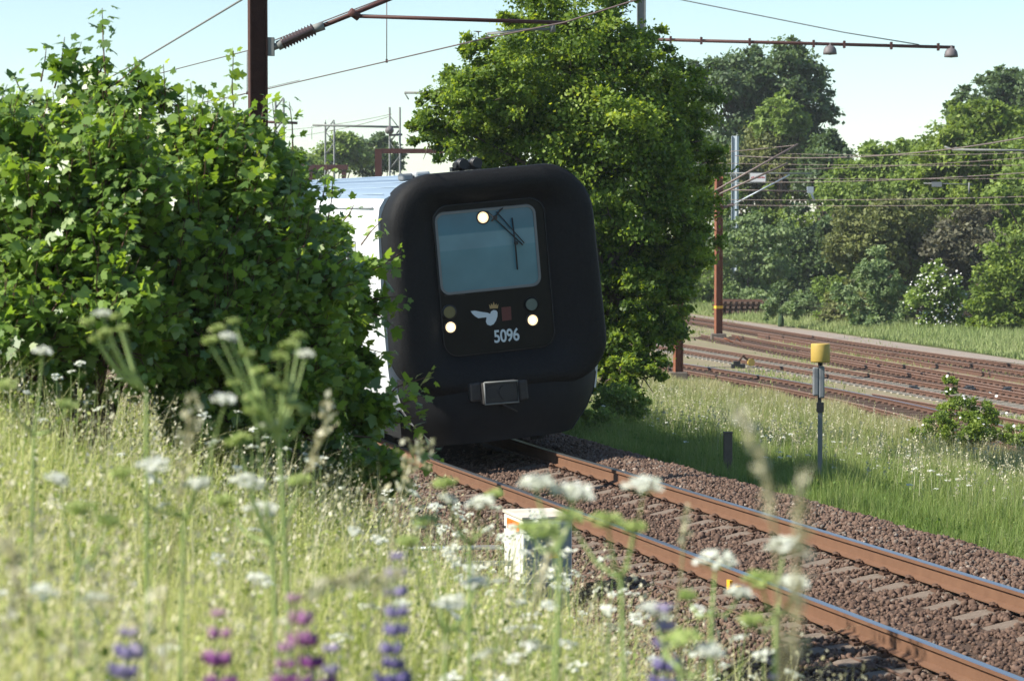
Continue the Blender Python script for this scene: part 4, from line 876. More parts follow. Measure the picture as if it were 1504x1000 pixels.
sycamore('dense dark leafy bush in front of the white train side and the rusty mast', [(300, 300, 110, 24), (370, 265, 55, 25), (300, 420, 140, 23.5), (405, 340, 72, 25), (400, 450, 120, 24), (330, 540, 110, 23), (425, 265, 26, 26), (315, 240, 30, 24.6), (340, 190, 14, 24.7), (395, 215, 18, 25), (425, 235, 14, 25.4), (290, 200, 14, 24.6), (430, 560, 80, 23.5), (360, 640, 60, 23), (270, 620, 50, 22.6), (260, 480, 110, 22.8), (350, 200, 30, 24.8)], 1800, .096,
         [(345, 180, 343, 75, 24.8), (300, 190, 275, 135, 24.8), (430, 220, 425, 150, 25.5), (400, 220, 400, 150, 25.2), (470, 300, 480, 238, 26), (480, 330, 490, 250, 26), (380, 190, 388, 140, 25.4)], ground=P(360, 620, 18))
sycamore('leafy bush reaching over the left edge of the black train front', [(465, 400, 55, 26), (485, 490, 58, 26), (512, 425, 28, 26.5), (455, 550, 75, 25), (535, 395, 14, 27), (548, 445, 14, 26.5), (520, 535, 28, 26), (500, 610, 55, 25), (545, 615, 30, 25), (440, 640, 55, 24.5), (480, 350, 26, 26.5), (500, 690, 45, 24), (560, 690, 28, 24), (430, 700, 45, 24), (580, 725, 16, 24)], 640, .102,
         [(540, 400, 590, 370, 26.6), (540, 440, 595, 435, 26.4), (530, 360, 560, 325, 27), (500, 330, 520, 300, 26.8), (560, 590, 632, 552, 25), (560, 610, 620, 580, 25), (570, 620, 615, 610, 25), (590, 640, 640, 665, 24.5), (520, 640, 560, 650, 24.5), (545, 460, 580, 480, 26.3), (520, 500, 570, 520, 26)], ground=P(480, 640, 18.6))
# big tree behind the train
ZB = 50
tree('deciduous_tree', 'large bright green tree rising directly behind the black train front', 'tree',
     [(x, y, r, ZB+dz) for x, y, r, dz in ((830, 60, 92, 0), (730, 125, 66, -1), (885, 100, 88, 1), (668, 185, 62, -1), (780, 180, 105, 0), (900, 200, 115, 0), (985, 150, 62, 1), (1000, 260, 62, 1), (930, 320, 100, 0), (965, 400, 66, 1), (905, 450, 85, 0), (905, 520, 50, 0), (995, 335, 55, 0), (1012, 205, 42, 0), (630, 212, 30, -1), (740, 235, 60, 0), (850, 300, 90, 1), (890, 560, 36, -1), (925, 535, 30, -1), (800, 20, 48, 0), (905, 20, 34, 1), (640, 150, 22, -1), (835, -40, 60, 0), (1005, 105, 24, 1), (1000, 420, 40, 0), (940, 480, 45, 0), (1010, 300, 40, 1), (750, 35, 18, -1), (800, 420, 70, 2), (840, 500, 60, 2), (960, 260, 70, 0), (900, 400, 80, 1), (860, 200, 80, 1), (700, 170, 60, 1), (968, 135, 45, 0), (975, 490, 36, 0), (1000, 380, 44, 0), (935, 430, 60, 0), (1020, 350, 32, 0), (945, 510, 40, 0), (690, 130, 55, -1), (700, 75, 30, -1), (650, 180, 42, -1), (620, 190, 26, -1), (890, 500, 55, 0), (950, 450, 55, 0), (870, 545, 34, 0), (905, 580, 34, -1), (985, 450, 40, 0), (945, 555, 34, -1), (925, 520, 44, 0), (975, 525, 26, 0), (890, 420, 60, 0), (860, 470, 50, 1), (780, 100, 70, 1), (1030, 240, 26, 0), (865, 540, 30, 0))],
     235000, .09, M['haw'], .16, 900, clump=.135, shell=(.3, 1.06), cdiv=150)
# shrubs right of the train
tree('wild_shrub', 'dark low shrub between the train and the foot of the lamp mast', 'shrub', [(905, 600, 34, 47), (935, 595, 22, 47), (880, 612, 20, 46), (855, 608, 12, 45)], 5000, .07, M['midleaf'], .02, clump=.16, group='low shrubs in the grass strip')
tree('wild_rose', 'white flowering rose bush in front of the yard tracks at right', 'bush', [(1405, 605, 27, 58), (1440, 612, 24, 58), (1375, 632, 26, 57), (1470, 640, 20, 57), (1500, 648, 20, 57), (1345, 645, 16, 57), (1425, 640, 30, 57), (1393, 560, 10, 58), (1400, 575, 10, 58), (1530, 650, 25, 57)], 12000, .075, M['brightleaf'], .02, clump=.16, flowers=24, group='low shrubs in the grass strip')
# trees and bushes beyond the yard
BG = 'trees and bushes beyond the yard'
def bgt(label, m, Z, blobs, n, size=.30, name='background_tree', cat='tree', **k):
    return tree(name, label, cat, [(x, y, r, Z) for x, y, r in blobs], n, size, m, .3 if cat == 'tree' else .06, group=BG, clump=k.pop('clump', .17), zb=k.pop('zb', -1.6), **k)
bgt('tallest dark tree, ragged against the sky right of the big near tree', M['darkleaf'], 185, [(1150, 110, 45), (1185, 150, 42), (1130, 160, 45), (1085, 120, 40), (1100, 85, 18), (1060, 150, 40), (1165, 200, 42), (1195, 115, 26), (1160, 85, 18), (1110, 210, 50), (1040, 115, 30), (1205, 170, 20), (1180, 225, 25), (1060, 220, 40)], 36000, .34)
bgt('brownish green tree in front of the tallest dark tree', M['oliveleaf'], 177, [(1120, 215, 38), (1150, 230, 40), (1110, 260, 45), (1165, 270, 45), (1080, 250, 35)], 16000)
bgt('pale green tree top against the foot of the tallest dark tree', M['midleaf'], 176, [(1150, 155, 22), (1135, 180, 26), (1165, 180, 20)], 6000)
bgt('dark pointed tree between the tallest tree and the open sky', M['darkleaf'], 172, [(1215, 225, 26), (1215, 255, 40), (1240, 265, 25), (1195, 265, 30), (1217, 203, 12)], 13000)
bgt('rounded hazy green tree below the open sky', M['midleaf'], 160, [(1290, 250, 38), (1340, 245, 36), (1250, 285, 42), (1310, 290, 55), (1370, 260, 40), (1280, 225, 14), (1355, 222, 12), (1325, 218, 12)], 26000)
bgt('large yellow green tree at right under the wires', M['brightleaf'], 150, [(1430, 190, 42), (1400, 225, 48), (1450, 240, 55), (1390, 275, 45), (1480, 205, 42), (1420, 165, 20), (1440, 290, 55), (1500, 250, 50), (1470, 170, 22)], 34000)
bgt('dark wide topped tree in the top right corner', M['darkleaf'], 190, [(1450, 140, 28), (1490, 130, 30), (1420, 155, 22), (1530, 140, 40), (1400, 165, 14), (1470, 120, 16), (1500, 165, 30), (1580, 150, 40)], 19000, .34)
bgt('green tree cut by the right edge below the dark wide top', M['midleaf'], 145, [(1500, 290, 45), (1540, 240, 60), (1490, 330, 40), (1560, 330, 60)], 17000)
bgt('grey green willow like bush right beside the rusty mast', M['willow'], 161, [(1090, 345, 32), (1120, 345, 36), (1075, 375, 32), (1130, 385, 34), (1100, 410, 32), (1070, 420, 25)], 15000, .26, 'background_bush', 'bush')
bgt('deep green bush between the grey green bush and the olive hawthorns', M['darkleaf'], 166, [(1180, 345, 36), (1200, 380, 40), (1165, 400, 36), (1200, 420, 34), (1225, 340, 30)], 16000, .26, 'background_bush', 'bush')
bgt('olive hawthorn bush in the middle of the far row', M['oliveleaf'], 142, [(1260, 330, 40), (1290, 360, 42), (1245, 370, 34), (1300, 320, 34)], 15000, .26, 'background_bush', 'bush')
bgt('second olive hawthorn bush with ragged top under the low wires', M['oliveleaf'], 144, [(1345, 330, 40), (1330, 370, 42), (1370, 360, 36), (1310, 395, 30)], 14000, .26, 'background_bush', 'bush')
bgt('dull purple brown bush behind the white flowering elder', M['purpleleaf'], 141, [(1420, 340, 38), (1395, 375, 40), (1440, 375, 36), (1410, 400, 30)], 14000, .26, 'background_bush', 'bush')
bgt('fresh bright green tree at the right edge above the field', M['brightleaf'], 128, [(1480, 385, 34), (1460, 420, 36), (1500, 425, 40), (1440, 445, 26), (1490, 350, 20), (1530, 400, 50)], 18000, .24, 'background_bush', 'bush')
bgt('young light green sapling bush left of the white flowering elder', M['willow'], 136, [(1285, 395, 24), (1270, 420, 28), (1300, 425, 28), (1245, 440, 22), (1285, 370, 12)], 10000, .22, 'background_bush', 'bush')
bgt('white flowering elder bush above the far field', M['midleaf'], 132, [(1380, 425, 28), (1355, 440, 24), (1400, 450, 26), (1375, 400, 14)], 9000, .22, 'background_bush', 'bush', flowers=300)
bgt('shaded green bush at the left end of the row by the sleeper stack', M['midleaf'], 174, [(1020, 330, 50), (1040, 380, 45), (1000, 420, 40), (1045, 300, 40)], 14000, .26, 'background_bush', 'bush')
bgt('low weedy bush just right of the old sleeper stack', M['willow'], 150, [(1180, 452, 22), (1200, 458, 18), (1150, 458, 14)], 5000, .16, 'background_bush', 'bush')
bgt('low green bush below the deep green bush', M['midleaf'], 143, [(1230, 440, 24), (1215, 420, 20), (1255, 450, 16)], 5500, .18, 'background_bush', 'bush')
bgt('broad mass of undergrowth filling the bank behind the row of bushes', M['midleaf'], 176, [(x, y, 48) for x, y in ((1080, 320), (1150, 330), (1230, 320), (1300, 340), (1370, 330), (1440, 330), (1510, 340), (1100, 400), (1170, 390), (1250, 395), (1340, 400), (1420, 400), (1500, 400), (1580, 350), (1650, 380))], 36000, .34, 'undergrowth_bank', 'undergrowth', shell=(.2, 1))
bgt('low leafy fringe along the far field edge in front of the bushes', M['willow'], 139, [(x, 452, 13) for x in (1130, 1165, 1330, 1410, 1440, 1475)]+[(1510, 462, 14), (1550, 465, 18), (1360, 465, 10)], 9000, .18, 'field_fringe', 'undergrowth', depth=3)
for i, (lab, m, bl, Z) in enumerate((('distant rounded green tree behind the shorter lattice mast', 'midleaf', [(500, 222, 24), (480, 235, 22), (520, 232, 22), (515, 212, 12), (455, 245, 20)], 230),
        ('distant darker jagged tree left of the brown portal frame', 'darkleaf', [(555, 222, 20), (545, 240, 24), (572, 232, 20), (535, 212, 9), (560, 205, 8)], 235),
        ('distant bush low behind the train roof at left', 'midleaf', [(430, 240, 20), (410, 250, 20), (445, 252, 18)], 220),
        ('distant tree hidden mostly behind the left bushes', 'darkleaf', [(340, 240, 40), (280, 250, 40), (220, 240, 45)], 240))):
    tree('distant_tree', lab, 'tree', [(x, y, r, Z) for x, y, r in bl], 9000, .38, M[m], .3, group='distant trees beyond the train', zb=-1.9, clump=.2)
tree('distant_tree', 'distant tall tree mass seen past the right side of the big near tree', 'tree', [(960, 200, 60, 200), (900, 230, 60, 200), (1010, 220, 50, 200)], 12000, .4, M['darkleaf'], .3, group='distant trees beyond the train', zb=-1.9)

# ------------------------------------------------------------------ grass
def blades(cat, X, Y, h, wd, lean=.35, tint=.4, tipt=.15, segs=3, Z=None):
    n = len(X); Z = zg(X, Y)-.02 if Z is None else Z; az = rng.uniform(0, 2*math.pi, n); ln = np.abs(rng.normal(0, lean, n)); fx, fy = np.cos(az)*ln, np.sin(az)*ln
    pz = az+rng.normal(math.pi/2, .6, n); wx, wy = np.cos(pz)*wd/2, np.sin(pz)*wd/2
    V = np.zeros((n, 2*segs+1, 3)); 
    for k in range(segs+1):
        t = k/segs; bx = X+fx*h*t*t; by = Y+fy*h*t*t; bz = Z+h*t*(1-.25*ln*t)
        f = (1-t)**.7
        if k < segs:
            V[:, 2*k] = np.stack([bx-wx*f, by-wy*f, bz], 1); V[:, 2*k+1] = np.stack([bx+wx*f, by+wy*f, bz], 1)
        else: V[:, 2*k] = np.stack([bx, by, bz], 1)
    nb = 2*segs+1; fc = []
    for k in range(segs-1): fc += [(2*k, 2*k+1, 2*k+3), (2*k, 2*k+3, 2*k+2)]
    fc.append((2*segs-2, 2*segs-1, 2*segs)); F = np.array(fc)[None]+(np.arange(n)*nb)[:, None, None]
    tt = np.broadcast_to(tint, (n,))[:, None]+np.array([tipt*(k//2)/segs for k in range(nb)])[None]
    cat.add(V.reshape(-1, 3), F.reshape(-1, 3), np.clip(tt, 0, 1).ravel())
    return np.stack([X+fx*h, Y+fy*h, Z+h*(1-.25*ln)], 1)
def samp(n, y0, y1, k0, k1, pw=1.0):
    """points with density falling as 1/Y inside the widened view wedge"""
    Y = y0+(y1-y0)*rng.random(n)**pw; X = rng.uniform(k0, k1, n)*(Y+2.0); return X, Y
cat = Cat()
X, Y = samp(250000, 2.3, 25, -.27, .27); L, s_ = LS(X, Y)
edge = -3.25+.35*np.sin(s_*.9)+.25*np.sin(s_*2.3)
k = (L < edge-rng.exponential(.12, len(L))) ; X, Y, L, s_ = X[k], Y[k], L[k], s_[k]
hm = np.interp(L, [-8, -6, -4.6, -3.3], [1.0, 1.0, .72, .25])*(.78+.3*np.sin(X*2.1+Y*.8)*np.sin(Y*1.3-X))
h = hm*rng.uniform(.35, .95, len(X)); tn = np.clip(.02+rng.beta(2, 2.4, len(X))*.85+.12*np.sin(X*1.3+Y*.5), 0, .95)
blades(cat, X, Y, h, rng.uniform(.003, .007, len(X))*(1+Y/18), .42, tn, .2)
mg = cat.build('meadow_grass', M['meadow']); mg['kind'] = 'stuff'; tag(mg, 'tall pale meadow grass filling the foreground bank', 'grass')
# small herb leaves giving the meadow its broken texture
X, Y = samp(60000, 2.6, 25, -.30, .28); L, _ = LS(X, Y); k = L < -3.5; X, Y, L = X[k], Y[k], L[k]
hm = np.interp(L, [-8, -6, -4.6, -3.3], [.85, .85, .5, .15]); pos = np.stack([X, Y, zg(X, Y)+hm*rng.uniform(.2, .95, len(X))], 1); n = len(X)
V, F = scatter(OV, OVF, pos, rotmats(unit(rdir(n)+np.array([0, 0, .6])), rdir(n)), rng.uniform(.010, .030, n)); ct = Cat(); ct.add(V, F, np.repeat(rng.beta(2, 3, n)*.8, 6))
hb_ = ct.build('meadow_herbs', M['meadow']); hb_['kind'] = 'stuff'; tag(hb_, 'small herb leaves mixed through the foreground meadow', 'herbs')
# seeding grass stalks
def seedstalks(X, Y, h, sz=1.0, nsp=16, name='seed', Z=None):
    cs, ch = Cat(), Cat(); n = len(X); z = zg(X, Y) if Z is None else Z; az = rng.uniform(0, 6.28, n); ln = np.abs(rng.normal(0, .16, n)); dx, dy = np.cos(az)*ln, np.sin(az)*ln
    tips = blades(cs, X, Y, h, np.full(n, .004*sz), .18, .8, .1, 4, z)
    base = np.stack([X, Y, z], 1)
    t = rng.uniform(.70, 1.0, (n, nsp)); c = base[:, None]+(tips-base)[:, None]*t[..., None]; side = rng.normal(size=(n, nsp, 3))*np.array([1, 1, .3]); rad = (1.05-t)*.16*h[:, None]
    pos = (c+side*rad[..., None]*.6).reshape(-1, 3); pos[:, 2] += .0; m_ = len(pos); nr = rdir(m_)
    V, F = scatter(RH, RHF, pos, rotmats(nr, unit(np.array([0, 0, 1.])+rdir(m_)*.5)), .022*sz*rng.uniform(.6, 1.3, m_)); ch.add(V, F, np.repeat(rng.random(m_), 4))
    return cs, ch
X, Y = samp(3300, 2.3, 24, -.28, .26); L, _ = LS(X, Y); k = L < -4.6; X, Y = X[k], Y[k]; h = rng.uniform(.7, 1.12, len(X))
cs, ch = seedstalks(X, Y, h, .85, 14); o1 = cs.build('grass_stalks', M['seed']); o1['kind'] = 'stuff'; tag(o1, 'thin straw coloured grass stalks over the meadow', 'grass'); o1 = ch.build('grass_seed_heads', M['seed']); o1['kind'] = 'stuff'; tag(o1, 'dry tan seed heads scattered over the meadow', 'grass')
cat = Cat(); X, Y = samp(15000, 2.3, 22, -.28, .26); L, _ = LS(X, Y); k = L < -4.7; X, Y, L = X[k], Y[k], L[k]
blades(cat, X, Y, rng.uniform(.5, 1.15, len(X)), rng.uniform(.004, .010, len(X)), .85, rng.uniform(.45, 1, len(X)), .1, 4)
o1 = cat.build('arching_grass', M['meadow']); o1['kind'] = 'stuff'; tag(o1, 'pale arching grass leaves tangled over the meadow', 'grass')
# small white umbels (too many to count)
def umbel(cf, cstem, c, r, up, white=True, nray=12, nfl=10, fs=.0045):
    up = unit(np.asarray(up, float)); a = unit(np.cross(up, [0.3, 1, .1])); b = np.cross(up, a)
    for i in range(nray):
        rr = r*math.sqrt((i+.5)/nray); an = i*2.39996; q = c+(a*math.cos(an)+b*math.sin(an))*rr-up*(rr*rr/r*.28)
        k = nfl; dd = rng.normal(size=(k, 3))*r*.13; dd -= (dd@up)[:, None]*up*.7
        pos = q+dd; V, F = scatter(HEX, HEXF, pos, rotmats(unit(up+rng.normal(0, .35, (k, 3))), rdir(k)), fs*rng.uniform(.7, 1.5, k)); cf.add(V, F, np.repeat(rng.random(k), 6))
        if cstem is not None: cstem.append(([c-up*r*.75, q-up*.004], [.0011, .0008]))
cf = Cat(); st = []
X, Y = samp(1500, 4.2, 24, -.27, .25); L, _ = LS(X, Y); k = (L < -4.4) & (rng.random(len(L)) < np.where(X > -.03*Y, .8, .22)); X, Y, L = X[k], Y[k], L[k]
hh_ = np.interp(L, [-8, -6, -4.6, -3.3], [.98, .98, .7, .35])*rng.uniform(.75, 1.12, len(X))
for x, y, h_ in zip(X, Y, hh_):
    z = zg(x, y); c = np.array([x+rng.normal(0, .06), y, z+h_]); umbel(cf, None, c, rng.uniform(.015, .036), (rng.normal(0, .25), rng.normal(0, .25)-.15, 1), nray=7, nfl=6, fs=.006)
    st.append(([np.array([x, y, z]), np.array([(x+c[0])/2, y, z+h_*.55]), c-np.array([0, 0, .01])], [.003, .002, .0012]))
u1 = cf.build('small_umbel_flowers', M['umbelwhite']); u1['kind'] = 'stuff'; tag(u1, 'countless small white umbel flowers in the meadow', 'flowers')
mb = MB(); [mb.tube([Vector(tuple(p)) for p in a], r, 4, 0, False) for a, r in st]; u2 = mb.build('small_umbel_stems', mat('umbel_stems', (.25, .33, .10), .6)); u2['kind'] = 'stuff'; tag(u2, 'thin green stems of the small white umbels', 'flowers')
# large single umbel plants near the lens
STEM = mat('pale_green_stem', (.34, .42, .16), .55, 0, .3, (9, (.22, .31, .08), .5))
def cow_parsley(label, base_px, heads, Z, joint=None):
    b = P(base_px, 1000, Z); b[2] = zg(b[0], b[1]); o = empty('cow_parsley', b); tag(o, label, 'wild plant', 'large umbel plants nearest the lens')
    jt = P(*joint, Z) if joint else (b+P(heads[0][0], heads[0][1], Z))/2; cw, cg, sg2 = Cat(), Cat(), []
    sg2.append(([b, (b+jt)/2+rng.normal(0, .01, 3), jt], [.0055, .005, .004]))
    for (x, y, r, wt) in heads:
        cw, cg = Cat(), Cat()
        c = P(x, y, Z+rng.uniform(-.12, .12)); R_ = r/FPX*Z; m_ = (jt+c)/2+np.array([0, 0, -.03]); sg2.append(([jt, m_, c-np.array([0, 0, R_*.75])], [.0035, .003, .002]))
        umbel(cw if wt else cg, sg2, c, R_, (rng.normal(0, .15), -.25, 1), nray=11 if wt else 12, nfl=14 if wt else 9, fs=.0044)
        if cw.V: cw.build('white_umbel', M['umbelwhite'], o, b)
        if cg.V: cg.build('green_umbel', M['umbelgreen'], o, b)
    tubes(sg2, STEM, 'stem', o, b)
    return o
cow_parsley('umbel plant with two blurred white heads in front of the train shadow', 815, [(787, 703, 25, 1), (841, 716, 30, 1), (800, 772, 26, 0), (775, 770, 15, 0)], 4.3, (822, 800))
cow_parsley('umbel plant with one white and two green heads across the near rail', 915, [(945, 706, 28, 1), (893, 757, 24, 0), (838, 752, 22, 0), (930, 770, 16, 0)], 4.6, (912, 850))
cow_parsley('umbel plant with one wide white head against the sleepers', 1040, [(1050, 815, 32, 1), (1085, 865, 18, 1), (1010, 870, 14, 0)], 5.0, (1045, 900))
cow_parsley('umbel plant furthest right with three pale heads by the orange marker', 1150, [(1150, 795, 26, 1), (1120, 845, 26, 0), (1165, 850, 22, 1), (1105, 905, 20, 0)], 4.4, (1140, 900))
cow_parsley('umbel plant with small heads in front of the left rail end', 690, [(703, 733, 22, 1), (652, 705, 15, 0), (725, 722, 12, 0), (660, 730, 12, 1)], 5.6, (690, 800))
cow_parsley('tallest green seeded umbel plant leaning over the dark bush centre', 470, [(338, 492, 11, 1), (365, 516, 11, 0), (308, 497, 10, 0), (425, 503, 12, 0), (448, 517, 12, 1), (410, 520, 10, 0), (395, 555, 13, 0), (430, 590, 13, 0), (345, 470, 9, 0), (320, 480, 10, 0), (440, 490, 9, 0), (380, 540, 10, 0), (415, 565, 11, 0), (450, 600, 12, 0), (370, 600, 11, 0), (400, 620, 11, 1), (345, 560, 10, 0)], 5.2, (410, 640))
cow_parsley('umbel plant with a white topped head before the dark bush at left', 225, [(150, 458, 11, 1), (172, 462, 8, 0), (130, 470, 9, 0), (155, 485, 10, 0), (140, 495, 8, 0), (182, 480, 8, 0)], 5.6, (215, 575))
cow_parsley('umbel plant with a low pale head at the far left edge', 40, [(62, 512, 14, 1), (10, 560, 17, 0), (100, 590, 14, 0)], 6.4, (50, 640))
cow_parsley('umbel plant with a flat white head left of the green seeded plant', 250, [(225, 678, 26, 1), (290, 706, 18, 1), (180, 690, 16, 0), (330, 582, 16, 1)], 5.0, (270, 760))
cow_parsley('umbel plant with several white heads below the green seeded plant', 410, [(365, 702, 24, 1), (385, 742, 24, 1), (330, 730, 18, 0), (440, 700, 18, 0), (372, 578, 15, 0), (350, 640, 18, 0)], 5.4, (400, 800))
cow_parsley('umbel plant with green heads at mid left among the stalks', 120, [(120, 740, 22, 0), (85, 700, 17, 1), (160, 760, 18, 0)], 5.0, (115, 830))
cow_parsley('umbel plant with round white heads just left of the cabinet foot', 650, [(660, 880, 24, 1), (625, 760, 18, 0), (700, 850, 18, 1), (600, 790, 17, 0)], 5.2, (655, 930))
cow_parsley('umbel plant with wide greenish heads in the lower right meadow', 1000, [(1000, 930, 26, 0), (960, 890, 20, 1), (1040, 950, 22, 1)], 4.2, (1000, 985))
# tall single grass stalks close to the lens
def stalk(label, pts, Z, head, n=60, sz=.02, spread=.012):
    b = P(*pts[0], Z); g_ = b.copy(); g_[2] = zg(b[0], b[1]); o = empty('grass_stalk', g_); tag(o, label, 'grass stalk', 'blurred single grass stalks near the lens')
    pp = [g_]+[P(x, y, Z) for x, y in pts]; tubes([(pp, [.0025]*len(pp))], M['seed'], 'stem', o, g_)
    hp_ = [P(x, y, Z) for x, y in head]; ct = Cat(); t = rng.random(n)*(len(hp_)-1); i = t.astype(int); f = (t-i)[:, None]; hp_ = np.array(hp_)
    pos = hp_[i]*(1-f)+hp_[i+1]*f+rng.normal(0, spread, (n, 3)); V, F = scatter(RH, RHF, pos, rotmats(rdir(n), unit(rdir(n)*.4+unit(hp_[-1]-hp_[0]))), sz*rng.uniform(.6, 1.2, n)); ct.add(V, F, np.repeat(rng.random(n), 4)); ct.build('seed_head', M['seed'], o, g_)
stalk('tall blurred grass stalk bending left across the right grass', [(1150, 990), (1140, 800), (1128, 700), (1085, 605)], 2.9, [(1136, 760), (1128, 700), (1110, 650), (1083, 603)], 70, .014, .004)
stalk('thick upright blurred grass stalk crossing both rails', [(1165, 995), (1170, 850), (1177, 695)], 2.7, [(1170, 960), (1172, 850), (1177, 700)], 100, .013, .004)
stalk('tan grass stalk at left with drooping dry head', [(395, 960), (430, 740), (470, 640)], 6, [(455, 690), (475, 630), (480, 590)], 60, .022, .008)
stalk('dry feathery grass stalk before the foot of the dark bush', [(560, 900), (590, 720), (615, 665)], 7, [(575, 745), (600, 690), (618, 660)], 90, .025, .02)
stalk('pale grass stalk leaning left at the left edge', [(60, 960), (22, 840), (15, 800)], 3.6, [(28, 880), (20, 830), (14, 800)], 50, .016, .006)
stalk('brownish grass stalk standing left of the green seeded umbels', [(240, 900), (265, 720), (280, 600)], 5, [(262, 740), (275, 660), (282, 590)], 70, .02, .008)
stalk('arching pale grass stalk just above the pink lupin', [(440, 990), (430, 880), (480, 850), (560, 850)], 3.6, [(440, 868), (500, 848), (570, 852)], 60, .02, .007)
stalk('fine grass stalk in front of the cabinet door', [(760, 980), (795, 860), (815, 795)], 5, [(785, 880), (805, 820), (818, 790)], 40, .018, .005)
stalk('slender grass stalk between the two rails', [(985, 960), (1000, 850), (1008, 745)], 5, [(1003, 800), (1008, 740)], 26, .015, .005)
# lupins
def lupin(label, x, ytop, ybot, Z, m, wpx=28, lean=0):
    a = P(x, ytop, Z); b = P(x-lean, ybot, Z); gr = P(x-lean, 1000, Z); gr[2] = zg(gr[0], gr[1]); o = empty('lupin', gr); tag(o, label, 'lupin', 'lupins in the foreground meadow')
    tubes([([gr, b, a], [.005, .0045, .002])], STEM, 'stem', o, gr)
    ct = Cat(); n = max(5, int(np.linalg.norm(a-b)/.026)); R_ = wpx/FPX*Z
    for i in range(n):
        t = i/(n-1); c = b+(a-b)*t; rr = R_*(1-.5*t)*rng.uniform(.75, 1.15); k = 6; c = c+rng.normal(0, .003, 3)
        for j in range(k):
            if rng.random() < .12: continue
            an = 2*math.pi*(j/k)+i*.5+rng.normal(0, .25); d = np.array([math.cos(an), math.sin(an), .35]); sc_ = np.array([[.5, 1, .75]])*rr*.62*(1-.3*t)
            V = IV*np.array([.36, .52, .42])*rr*rng.uniform(.8, 1.3); Mx = rotmats(np.array([[0, 0, 1.]]), d[None])[0]; V = V@Mx.T+c+d*rr*.62
            ct.add(V, IF, np.clip(t*.75+rng.uniform(-.1, .2), 0, 1))
            V2 = IV*np.array([.30, .22, .42])*rr*.85; ct.add(V2@Mx.T+c+d*rr*.95+np.array([0, 0, rr*.18]), IF, np.clip(t*.75+rng.uniform(0, .35), 0, 1))
    ct.build('flower_spike', m, o, gr, smooth=True)
    lc = Cat()
    for q in range(3):
        c = gr+(b-gr)*rng.uniform(.6, .95)+rng.normal(0, .05, 3); k = 9; an = np.arange(k)*2*math.pi/k; d = np.stack([np.cos(an), np.sin(an), np.full(k, .25)], 1)
        V, F = scatter(OV*np.array([.45, 1, 1]), OVF, np.repeat(c[None], k, 0), rotmats(np.repeat(np.array([[0, 0, 1.]]), k, 0), d), np.full(k, .06)); lc.add(V, F, .35)
    lc.build('leaf', M['strip'], o, gr)
lupin('violet blue lupin nearest the left edge at the bottom of the photo', 186, 930, 1060, 4.0, M['lupblue'], 32, 0)
lupin('magenta lupin with a bud at its top, second from the left', 318, 902, 1075, 3.9, M['lupmag'], 27, -8)
lupin('pale topped magenta lupin leaning right in the middle of the group', 432, 878, 1010, 4.0, M['lupmag'], 27, -34)
lupin('short pinkish lupin low between two taller magenta lupins', 418, 952, 1060, 3.8, M['lupmag'], 24, 5)
lupin('deep purple lupin low beside the leaning magenta lupin', 487, 955, 1080, 4.1, M['lupblue'], 22, 0)
lupin('tallest violet blue lupin in front of the grey frame', 584, 818, 1010, 4.1, M['lupblue'], 25, 5)
lupin('violet lupin furthest right at the lower edge', 975, 893, 1040, 4.3, M['lupblue'], 24, 0)
lupin('faint purple lupin low at the right end of the meadow', 1135, 975, 1060, 4.4, M['lupblue'], 12, 0)
# grass strip between the line and the yard
cat = Cat(); n = 560000
s_ = 24-75*rng.random(n)**1.1; L = 3.25+18*rng.random(n)**1.25; th = TH0-s_*K; X = CC[0]+(RR+L)*np.cos(th); Y = CC[1]+(RR+L)*np.sin(th)
xp = 752+FPX*X/Y; yp = 344.4+FPX*(HCAM+1.9)/Y; yb = np.interp(xp, [650, 850, 945, 1100, 1250, 1400, 1504, 1680], [510, 534, 550, 578, 606, 648, 682, 760])
k = (np.abs(X/Y) < .25) & (Y > 14) & (yp > yb-rng.exponential(2, n)) & (L > 3.35+.25*np.sin(s_*1.3)+.2*np.sin(s_*3.1)+rng.exponential(.08, n)); X, Y, L, s_, yp, yb = X[k], Y[k], L[k], s_[k], yp[k], yb[k]
cl_ = np.sin(X*2.3+Y*.7)*np.sin(Y*1.1-X*.9)
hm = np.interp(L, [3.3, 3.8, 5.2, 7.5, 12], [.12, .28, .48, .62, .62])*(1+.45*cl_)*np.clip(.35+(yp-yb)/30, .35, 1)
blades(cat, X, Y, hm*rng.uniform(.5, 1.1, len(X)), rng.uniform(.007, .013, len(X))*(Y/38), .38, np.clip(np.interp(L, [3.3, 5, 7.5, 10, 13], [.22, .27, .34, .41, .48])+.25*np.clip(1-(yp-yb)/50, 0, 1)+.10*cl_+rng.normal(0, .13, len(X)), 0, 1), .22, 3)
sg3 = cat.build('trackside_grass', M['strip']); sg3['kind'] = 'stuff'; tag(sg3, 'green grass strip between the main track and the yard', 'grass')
n = 3000; s_ = rng.uniform(-45, 18, n); L = rng.uniform(5.5, 17, n); th = TH0-s_*K; X = CC[0]+(RR+L)*np.cos(th); Y = CC[1]+(RR+L)*np.sin(th)
xp = 752+FPX*X/Y; k = FPX*(HCAM+1.9)/Y+344.4 > np.interp(xp, [650, 850, 945, 1100, 1250, 1400, 1504, 1680], [510, 534, 550, 578, 606, 648, 682, 760]); X, Y = X[k], Y[k]; n = len(X)
cs, ch = seedstalks(X, Y, rng.uniform(.55, .95, n), 1.7, 12); o1 = cs.build('dry_stalks', M['seed']); o1['kind'] = 'stuff'; tag(o1, 'dry stalks over the trackside grass', 'grass'); o1 = ch.build('dry_seed_heads', M['seed']); o1['kind'] = 'stuff'; tag(o1, 'tan seed heads over the trackside grass', 'grass')
